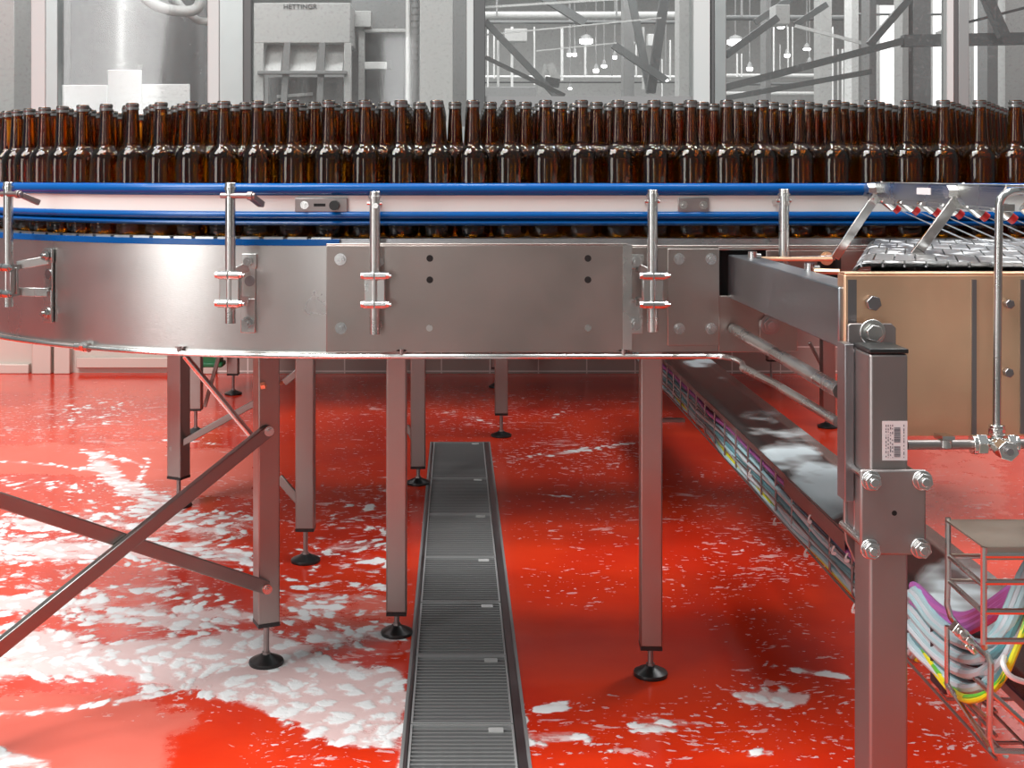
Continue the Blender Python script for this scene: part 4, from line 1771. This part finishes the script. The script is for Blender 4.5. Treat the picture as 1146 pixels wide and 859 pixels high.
mb = MB()
W3((1061, 579, ybk), (1061, 640, ybk), (1060, 676, ybk), (1064, 690, ybk), (1074, 703, ybk), (1092, 722, ybk - .03), (1106, 735, yf + .04), (1109, 742, yf + .03), (1108, 780, yf + .03), (1107, 825, yf + .03), (1112, 840, yf + .03), (1200, 843, yf + .03))
W3((1101, 612, yf), (1101, 720, yf), (1102, 724, yf + .01))
for yy in (621, 651, 684, 717):
    zf = P(1101, yy, yf)
    mb.tube([(zf.x, yf, zf.z), (1.0, yf, zf.z)], .0034, 8)
for yy in (622, 650):
    a = P(1062, yy, ybk)
    b2_ = Vector((A.x, yf, a.z))
    mb.tube([a, b2_], .003, 8)
    mb.tube([a, (1.0, ybk, a.z)], .003, 8)
W3((1060, 700, 1.5), (1060, 765, 1.5), (1063, 775, 1.5), r=.0032)
W3((1022, 659, 1.95), (1066, 705, 1.66), (1105, 732, yf + .05), r=.003)
W3((1022, 675, 1.97), (1066, 715, 1.66), (1090, 730, 1.5), r=.003)
W3((1022, 692, 1.95), (1060, 730, 1.66), (1108, 774, yf + .03), r=.003)
W3((1022, 720, 1.95), (1060, 763, 1.66), (1107, 806, yf + .03), r=.003)
W3((1082, 800, 1.5), (1125, 845, 1.36), (1127, 846, 1.36), r=.003)
W3((1060, 765, 1.5), (1085, 802, 1.45), (1109, 838, yf + .03), r=.003)
W3((1108, 774, yf + .03), (1170, 830, yf + .03), r=.003)
mb.build('wire_frame', 'steel', cb, label='bent steel wires of the basket')
for px_, py_ in ((1073, 705), (1080, 712), (1087, 722)):
    mb = MB()
    p = P(px_, py_, 1.39)
    mb.box(p, (.016, .012, .012), Matrix.Rotation(.7, 3, 'Y'))
    mb.cyl(p - Vector((0, .006, 0)), p - Vector((0, .014, 0)), .005, 8)
    mb.build('wire_clamp', 'steel_bright', cb, bevel=.001)
# dark box behind the cables
mb = MB()
p = P(1072, 735, 1.72)
mb.box(p, (.06, .05, .085))
tag(mb.build('junction_box', 'cable_black', None, bevel=.004), 'small dark junction box behind the sagging cables', 'box')

# ------------------------------------------------------------------ back wall and glazed enclosure
YW = 6.60
mb = MB()
mb.bb(-1.30, 6, YW, YW + .12, 0, 1.22)
tag(mb.build('wall_back', 'wall_tile', None), 'low tiled wall behind the conveyors', 'wall', kind='structure')
mb = MB()
mb.bb(-6, -1.30, YW + .03, YW + .10, 0, 1.22)
tag(mb.build('wall_left', 'frame_warm', None), 'pale metal kick panels at left below the glass', 'wall', kind='structure')
mb = MB()
for a, b_ in ((-2.23, -2.13),):
    mb.bb(a, b_, YW - .02, YW + .03, 0, 1.22)
    mb.bb(b_ + .015, b_ + .10, YW - .02, YW + .03, 0, 1.22)
mb.bb(-2.0, -1.33, YW - .01, YW + .03, .03, .085)
mb.bb(-5, -2.25, YW - .01, YW + .03, .0, .05)
mb.bb(-1.36, -1.26, YW - .02, YW + .03, 0, 1.22)
tag(mb.build('trim_1', 'frame_warm', None, bevel=.004), 'pale metal frame rails on the kick panels', 'frame', kind='structure')
mb = MB()
mb.bb(-6, 6, YW - .02, YW + .14, 1.22, 1.30)
tag(mb.build('trim_2', 'frame_metal', None, bevel=.004), 'grey sill rail under the glass panes', 'frame', kind='structure')


def gx(px):
    return (px - CX) / F * YW


mb = MB()
mb.bb(-6, 6, -3.1, -3.0, 0, 3.2)  # unseen wall put in so the steel reflects less red floor
tag(mb.build('wall_added', 'added_wall_grey', None), 'plain grey wall added unseen behind the viewpoint for the reflections', 'wall', kind='structure')

# glazing posts: (px0, px1, material)
k = 3
for a, b_, mt, dd in ((36, 52, 'mullion_light', .05), (52, 66, 'frame_metal', .08), (233, 246, 'mullion_light', .05), (246, 273, 'frame_metal', .10), (273, 282, 'bg_dark', .06),
                      (522, 530, 'mullion_light', .06), (530, 543, 'bg_dark', .1), (775, 794, 'mullion_light', .12), (795, 799, 'bg_dark', .08), (799, 812, 'frame_metal', .1),
                      (1058, 1066, 'mullion_light', .08), (1066, 1071, 'bg_dark', .06), (1071, 1083, 'frame_metal', .12)):
    mb = MB()
    mb.bb(gx(a), gx(b_), YW - .02, YW - .02 + dd, 1.30, 3.4)
    tag(mb.build('trim_%d' % k, mt, None, bevel=.004), 'vertical grey metal mullion of the glass partition', 'frame', kind='structure')
    k += 1
mb = MB()
mb.bb(gx(543), gx(775), YW, YW + .06, 1.40, 1.462)
tag(mb.build('trim_%d' % k, 'bg_mid', None), 'grey horizontal rail across the middle glass pane', 'frame', kind='structure')
for i, (a, b_) in enumerate(((-60, 36), (66, 233), (282, 522), (543, 775), (812, 1058), (1083, 1300))):
    mb = MB()
    mb.bb(gx(a), gx(b_), YW + .03, YW + .036, 1.30, 3.4)
    tag(mb.build('window_%d' % (i + 1), 'pane_glass', None), 'dusty clear glass pane of the partition', 'window', kind='structure')

# ------------------------------------------------------------------ machinery behind the glass
Dm = 8.0


def bgbox(name, px0, px1, py0, py1, D, depth, mat, label, cat, parent=None, bevel=.004):
    a, b_ = P(px0, py0, D), P(px1, py1, D)
    mb = MB()
    mb.bb(a.x, b_.x, D, D + depth, b_.z, a.z)
    o = mb.build(name, mat, parent, bevel=bevel)
    if parent is None:
        tag(o, label, cat)
    return o


def bgbar(name, x0, y0, x1, y1, D, wpx, mat, label, cat, D2=None, rnd=False, parent=None, group=None):
    a, b_ = P(x0, y0, D), P(x1, y1, D2 or D)
    w = wpx / F * D
    mb = MB()
    if rnd:
        mb.cyl(a, b_, w / 2, 14)
    else:
        mb.bar(a, b_, w, w, up=(0, 1, 0))
    o = mb.build(name, mat, parent)
    if parent is None:
        tag(o, label, cat, group)
    return o


# leftmost: drum machine and white cards
dm = thing('filling_machine', 'dark grey rounded machine housing behind the left glass', 'machine', (-1.9, 8.6, 0))
mb = MB()
c = P(155, 60, 8.7)
mb.cyl((c.x, c.y, 0), (c.x, c.y, 3.9), .52, 48)
mb.build('drum', 'bg_shiny', dm)
mb = MB()
a, b_ = P(66, 0, 9.2), P(105, 100, 9.2)
mb.bb(P(40, 0, 9.3).x, P(112, 0, 9.3).x, 9.3, 9.5, 0, 3.98)
mb.bb(P(210, 0, 9.3).x, P(262, 0, 9.3).x, 9.3, 9.5, 0, 3.98)
mb.build('side_panel', 'bg_dark', dm)
mb = MB()
mb.tube(spline([P(150, -15, 7.9), P(165, 0, 7.9), P(185, 10, 7.9), P(215, 12, 7.9), P(225, 0, 7.9), P(222, -20, 7.9)], 6), .035, 12)
mb.tube(spline([P(190, -15, 8.0), P(200, 4, 8.0), P(220, 22, 8.0), P(234, 24, 8.0)], 6), .025, 12)
mb.build('hose', 'bg_light', dm)
bgbox('white_board', 67, 120, 95, 393, 7.3, .02, 'bg_bright_card', 'left low white board behind the bottles', 'board')
bgbox('white_board', 120.5, 158, 78, 393, 7.28, .02, 'bg_bright_card', 'tall middle white board behind the bottles', 'board')
bgbox('white_board', 158.5, 212, 94, 393, 7.3, .02, 'bg_bright_card', 'right low white board behind the bottles', 'board')
bgbox('grey_cabinet', -40, 16, -40, 175, 7.4, .4, 'bg_light', 'pale grey cabinet at the far left behind glass', 'cabinet')
bgbox('grey_cabinet', 16, 62, -40, 175, 7.8, .3, 'bg_mid', 'darker grey cabinet beside the left mullion', 'cabinet')

# sign machine
sm_ = thing('packing_machine', 'grey machine with a lettered head panel over slanted white flaps', 'machine', P(338, 195, Dm))
bgbox('head_panel', 284, 392, 3, 48, Dm, .5, 'bg_light', '', '', sm_)
for a, b_ in ((284, 295), (385, 393)):
    bgbox('post', a, b_, 48, 180, Dm, .06, 'bg_light', '', '', sm_)
for x0, x1 in ((322, 314), (361, 355)):
    bgbar('strut', x0, 48, x1, 180, Dm + .02, 7, 'bg_mid', '', '', parent=sm_)
bgbox('crossbar', 288, 388, 79, 83, Dm - .04, .04, 'bg_mid', '', '', sm_)
for a, b_, s in ((293, 317, 6), (324, 356, 2), (363, 386, 2)):
    mb = MB()
    p0, p1, p2, p3 = P(a + s, 50, Dm + .15), P(b_, 50, Dm + .15), P(b_ - 3, 79, Dm + .05), P(a - 4 + s / 2, 79, Dm + .05)
    e = Vector((0, .01, 0))
    mb.add([p0, p1, p2, p3, p0 + e, p1 + e, p2 + e, p3 + e], [(0, 1, 2, 3), (7, 6, 5, 4), (0, 4, 5, 1), (1, 5, 6, 2), (2, 6, 7, 3), (3, 7, 4, 0)])
    mb.build('flap', 'bg_white', sm_)
bgbox('inner_panel', 300, 384, 86, 180, Dm + .4, .05, 'bg_mid', '', '', sm_)
mb = MB()
mb.bar(P(310, 108, Dm + .38), P(350, 105, Dm + .38), .02, .02, up=(0, 1, 0))
mb.build('light_strip', 'bg_white', sm_)
fc = bpy.data.curves.new('lettering', 'FONT')
fc.body = 'HETTINGR'
fc.size = .045
fc.extrude = .002
fo = bpy.data.objects.new('lettering', fc)
COL.objects.link(fo)
me = bpy.data.meshes.new_from_object(fo)
bpy.data.objects.remove(fo)
lo = bpy.data.objects.new('lettering', me)
me.materials.append(M['bg_dark'])
COL.objects.link(lo)
p = P(317, 10, Dm - .004)
lo.location = p - sm_.location
lo.rotation_euler = (PI / 2, 0, 0)
lo.parent = sm_

# dark machine to its right
dk = thing('dark_machine', 'dark cabinet machine with pale pipe stub behind glass', 'machine', P(425, 195, 8.4))
bgbox('cabinet', 393, 456, -60, 180, 8.6, .4, 'bg_mid', '', '', dk)
bgbox('door_panel', 408, 452, 36, 180, 8.56, .04, 'bg_dark', '', '', dk)
bgbox('column', 401, 408, 30, 180, 8.4, .05, 'bg_light', '', '', dk)
bgbox('stub_pipe', 408, 433, 69, 77, 8.3, .06, 'bg_white', '', '', dk)
bgbox('stub_cap', 433, 438, 67, 77, 8.3, .06, 'bg_dark', '', '', dk)
bgbox('upper_box', 395, 415, 12, 30, 8.35, .15, 'bg_light', '', '', dk)
bgbox('ledge', 405, 455, 32, 36, 8.4, .05, 'bg_light', '', '', dk)
bgbar('vertical_pipe', 456.5, -50, 456.5, 180, 7.6, 5, 'bg_white', 'thin white vertical pipe left of the ribbed hose', 'pipe', rnd=True)
mb = MB()
for i in range(60):
    z = .9 + i * .04
    p = P(464.5, 0, 7.6)
    mb.cyl((p.x, p.y, z), (p.x, p.y, z + .03), .027, 12)
    mb.cyl((p.x, p.y, z + .03), (p.x, p.y, z + .04), .022, 12)
tag(mb.build('ribbed_hose', 'bg_mid', None), 'ribbed grey vertical hose beside the white column', 'hose')
bgbox('white_column', 470, 507, -60, 180, 7.2, .25, 'bg_white', 'broad white column behind glass, left of the dark mullion', 'column')
bgbox('grey_divider', 507, 522, -60, 180, 9, .2, 'bg_mid', 'grey panel between the white column and the dark mullion', 'panel')

# machine hall beyond: far wall and steelwork
mb = MB()
mb.bb(-10, 16, 18, 18.2, 0, 4.0)
tag(mb.build('wall_far', 'bg_light', None), 'far hazy grey wall of the machine hall', 'wall', kind='structure')
mb = MB()
mb.bb(-10, 16, 9, 18.2, 4.0, 4.1)
tag(mb.build('ceiling', 'bg_mid', None), 'dark grey hall ceiling', 'ceiling', kind='structure')

bars = [
    # x0,y0,x1,y1,D,w,mat,label
    (543, 24, 625, 110, 9.5, 7, 'bg_mid', 'long grey diagonal brace falling to the right in the middle pane'),
    (543, 64, 632, 107, 9.2, 4.5, 'bg_dark', 'thin dark diagonal rod under the long brace in the middle pane'),
    (600, -8, 655, 26, 12, 9, 'bg_mid', 'short grey roof brace at the top of the middle pane'),
    (686, 50, 745, 90, 11, 8, 'bg_mid', 'grey brace dropping to the crossed struts'),
    (706, -5, 728, 104, 11.5, 8, 'bg_mid', 'grey strut leaning right of the dark column'),
    (744, -5, 728, 104, 11.2, 10, 'bg_dark', 'dark strut crossing near the right of the middle pane'),
    (812, 62, 870, 20, 10, 8, 'bg_mid', 'diagonal brace rising right from the double mullion'),
    (890, 28, 925, 5, 10.5, 7, 'bg_mid', 'short upper diagonal in the right pane'),
    (845, 25, 905, -15, 10.5, 7, 'bg_mid', 'upper left diagonal at the top of the right pane'),
    (812, 98, 1010, 46, 9.0, 8, 'bg_mid', 'long grey handrail rising to the right in the right pane'),
    (812, 110, 975, 80, 9.0, 6, 'bg_mid', 'lower grey handrail parallel to the long one'),
    (973, 50, 1016, 0, 9.3, 8, 'bg_mid', 'diagonal brace joining the bright windows'),
    (1010, 46, 1160, 43, 9.0, 13, 'bg_mid', 'level grey beam crossing the far right pane'),
    (1102, -8, 1123, 40, 8.8, 11, 'bg_mid', 'thick diagonal post at the top right corner'),
    (1083, 25, 1150, 8, 9.2, 3, 'bg_dark', 'thin dark rod at the top right corner'),
    (890, 29, 968, 49, 10.2, 3.5, 'bg_white', 'slim white sloping bar in the right pane'),
    (1048, 38, 1062, 32, 10.2, 4, 'bg_white', 'short white sloping bar beside the right mullion'),
    (543, 8, 740, -4, 9.6, 2.5, 'bg_white', 'pale thin cable sloping across the top of the middle pane'),
    (543, 39, 740, 20, 9.6, 1.6, 'bg_white', 'pale thin cable across the middle pane'),
    (600, 57, 690, 48, 9.7, 1.4, 'bg_white', 'short pale wire in the middle pane'),
]
fwm = thing('steel_framework', 'framework of diagonal grey braces behind the middle pane', 'framework', P(640, 195, 10))
fwr = thing('steel_framework', 'framework of braces and sloping rails behind the right panes', 'framework', P(930, 195, 10))
for x0, y0_, x1, y1_, D, w, mt, lb in bars:
    bgbar('wire' if w < 3 else ('handrail' if 'handrail' in lb else 'brace'), x0, y0_, x1, y1_, D, w, 'bg_beam' if mt == 'bg_mid' else mt, '', '', parent=fwm if x0 < 780 else fwr)
pipes = [
    (543, 17, 775, 17, 13, 8, 'bg_light', 'upper horizontal duct in the middle pane'),
    (543, 25, 775, 25, 12.6, 4, 'bg_mid', 'horizontal pipe under the upper duct'),
    (543, 86, 775, 86, 13, 3, 'bg_white', 'low horizontal white pipe in the middle pane'),
    (543, 92, 775, 92, 13, 2, 'bg_dark', 'low dark rail in the middle pane'),
    (812, 20, 960, 20, 13, 6, 'bg_mid', 'upper horizontal pipe in the right pane'),
    (812, 85, 930, 85, 13, 5, 'bg_light', 'low horizontal duct in the right pane'),
    (812, 94, 930, 94, 13, 3, 'bg_mid', 'lower horizontal pipe in the right pane'),
    (812, 105, 930, 105, 13, 5, 'bg_light', 'lowest horizontal duct in the right pane'),
    (960, 16, 1060, 16, 12, 3, 'bg_mid', 'thin horizontal rail before the bright windows'),
]
prm = thing('pipe_rack', 'rack of horizontal pipes with thin upright conduits, middle pane', 'pipes', P(660, 195, 12.8))
prr = thing('pipe_rack', 'rack of horizontal pipes with thin upright conduits, right pane', 'pipes', P(880, 195, 12.8))
for x0, y0_, x1, y1_, D, w, mt, lb in pipes:
    bgbar('pipe', x0, y0_, x1, y1_, D, w, 'bg_beam' if mt == 'bg_mid' else mt, '', '', rnd=True, parent=prm if x0 < 780 else prr)
for hx, pr_ in ((556, prm), (690, prm), (770, prm), (830, prr), (915, prr), (1010, prr)):
    a_ = P(hx, 18, 12.9)
    mb = MB()
    mb.bar(a_, (a_.x, a_.y, 4.0), .02, .02, up=(0, 1, 0))
    mb.build('hanger', 'bg_mid', pr_)
k = 0
vp = [(546, 2, 'bg_white', 33, 110), (553, 2, 'bg_white', 33, 88), (557.5, 3, 'bg_light', 45, 105), (573, 3, 'bg_white', 30, 110), (598, 2, 'bg_white', 30, 95), (629, 3, 'bg_white', 30, 90),
      (655, 2.5, 'bg_white', 50, 85), (685, 1.5, 'bg_mid', 50, 85), (697, 3, 'bg_white', 0, 108), (712, 2, 'bg_white', 50, 86), (720, 3, 'bg_light', 30, 100),
      (741, 1.5, 'bg_white', 66, 110), (750, 2, 'bg_white', 45, 90), (760, 3, 'bg_white', 0, 92), (825, 2, 'bg_white', 60, 86), (830, 1.5, 'bg_white', 60, 86),
      (854, 2.5, 'bg_white', 47, 118), (866, 2, 'bg_white', 30, 84), (873, 1.5, 'bg_light', 50, 84), (882, 1.5, 'bg_white', 30, 80), (887, 1.5, 'bg_white', 30, 80),
      (932, 2, 'bg_white', 30, 118), (938, 2, 'bg_light', 55, 118), (943, 2.5, 'bg_white', 55, 118)]
for x, w, mt, ya, yb2 in vp:
    bgbar('conduit', x, ya, x, yb2, 12.6, w, mt, '', '', rnd=True, parent=prm if x < 780 else prr)
    k += 1
cols_ = [(698, 710, 11.8, 'bg_mid', 'grey upright column in the middle of the hall'), (760, 775, 10, 'bg_light', 'grey column left of the double mullion'),
         (857, 863, 11, 'bg_mid', 'slim grey column in the right pane'), (918, 931, 11, 'bg_light', 'pale grey column in the right pane'),
         (953, 961, 10.5, 'bg_white', 'white column left of the dark one'), (973, 981, 9.8, 'bg_mid', 'dark grey column left of the bright window'),
         (1010, 1017, 10, 'bg_light', 'pale jamb between the bright windows'), (1022, 1042, 10, 'bg_mid', 'broad grey column between bright windows'),
         (1084, 1087, 10, 'bg_white', 'white jamb right of the mullion'), (1105, 1117, 10.2, 'bg_mid', 'grey column near the right picture edge'),
         (1125, 1200, 10.4, 'bg_light', 'broad grey panel at the right picture edge')]
for a, b_, D, mt, lb in cols_:
    bgbox('column', a, b_, -60, 180, D, .2, mt, lb, 'column')
for a, b_, c_, d_, lb in ((982, 1010, 6, 118, 'glowing daylight window left of the broad grey column'), (1041, 1056, -40, 118, 'narrow glowing daylight window beside the right mullion'),
                          (1087, 1105, -40, 118, 'glowing daylight window right of the right mullion')):
    a_, e_ = P(a, c_, 12.5), P(b_, d_, 12.5)
    t = thing('hall_window', lb, 'window', (a_.x, 12.5, e_.z))
    mb = MB()
    mb.bb(a_.x, e_.x, 12.5, 12.52, e_.z, min(3.98, a_.z))
    mb.build('pane', 'daylight_pane', t)
    mb = MB()
    for xx in (a_.x, e_.x):
        mb.bb(xx - .015, xx + .015, 12.47, 12.53, 0, min(3.98, a_.z))
    mb.build('frame', 'bg_light', t)
# small dark apparatus in the hall
mb = MB()
mb.box(P(618, 92, 10.5), (.12, .1, .07), Matrix.Rotation(.2, 3, 'Y'))
mb.build('control_box', 'bg_dark', fwm)
mb = MB()
mb.bar(P(603, 105, 10.5), P(611, 72, 10.5), .03, .03, up=(0, 1, 0))
mb.bar(P(614, 72, 10.55), P(624, 90, 10.55), .07, .03, up=(0, 1, 0))
mb.build('control_arm', 'bg_light', fwm)
bgbox('wall_box', 565, 590, 32, 46, 12.4, .2, 'bg_light', '', '', prm)
bgbox('wall_box', 725, 733, 38, 51, 11.8, .1, 'bg_white', '', '', prm)
bgbox('low_cabinet', 543, 600, 97, 125, 12, .3, 'bg_mid', 'low grey cabinet at the foot of the middle pane', 'cabinet')
bgbox('gusset_box', 868, 884, 5, 27, 10.2, .2, 'bg_light', '', '', fwr)
# lamps
for x, y, w, h, lb in ((656, 46, 15, 6, 'largest glowing lamp in the middle pane'), (637, 61, 5, 4, 'left lamp of the small pair in the middle pane'), (643, 61, 5, 4, 'right lamp of the small pair in the middle pane'),
                       (667, 79, 6, 5, 'glowing lamp low in the middle pane'), (676, 74, 6, 3.5, 'small lamp just right of the low one'), (688, 64, 5, 4, 'small round lamp before the dark column'),
                       (708, 48, 4, 4, 'tiny lamp right of the dark column'), (745, 90, 6, 3, 'lamp at the foot of the crossed struts'), (823, 47, 18, 7, 'largest glowing lamp in the right pane'),
                       (874, 30, 8, 4, 'glowing lamp high in the right pane'), (881, 62, 6, 4.5, 'small round lamp in the right pane'), (839, 77, 7, 4.5, 'low lamp left in the right pane'),
                       (903, 55, 8, 2.5, 'slim lamp right in the right pane'), (906, 71, 7, 2.5, 'lower slim lamp in the right pane'), (951, 60, 5, 3, 'tiny lamp beside the white column'),
                       (656, 86, 4, 2.5, 'tiny lamp on the low white pipe'), (638, 99, 4, 2.5, 'lowest tiny lamp in the middle pane')):
    D = 14
    c = P(x, y, D)
    t = thing('hall_lamp', lb, 'lamp', c)
    mb = MB()
    s = D / F
    mb.lathe(c, [(w * s * .35, -h * s * .5), (w * s * .5, -h * s * .3), (w * s * .5, h * s * .3)], 16)
    mb.build('diffuser', 'lamp_glow', t)
    mb = MB()
    mb.lathe(c + Vector((0, 0, h * s * .3)), [(w * s * .5, 0.001), (w * s * .35, .04), (.01, .06)], 16)
    mb.cyl(c + Vector((0, 0, .05)), (c.x, c.y, 4.0), .006, 6)
    mb.build('housing', 'bg_mid', t)
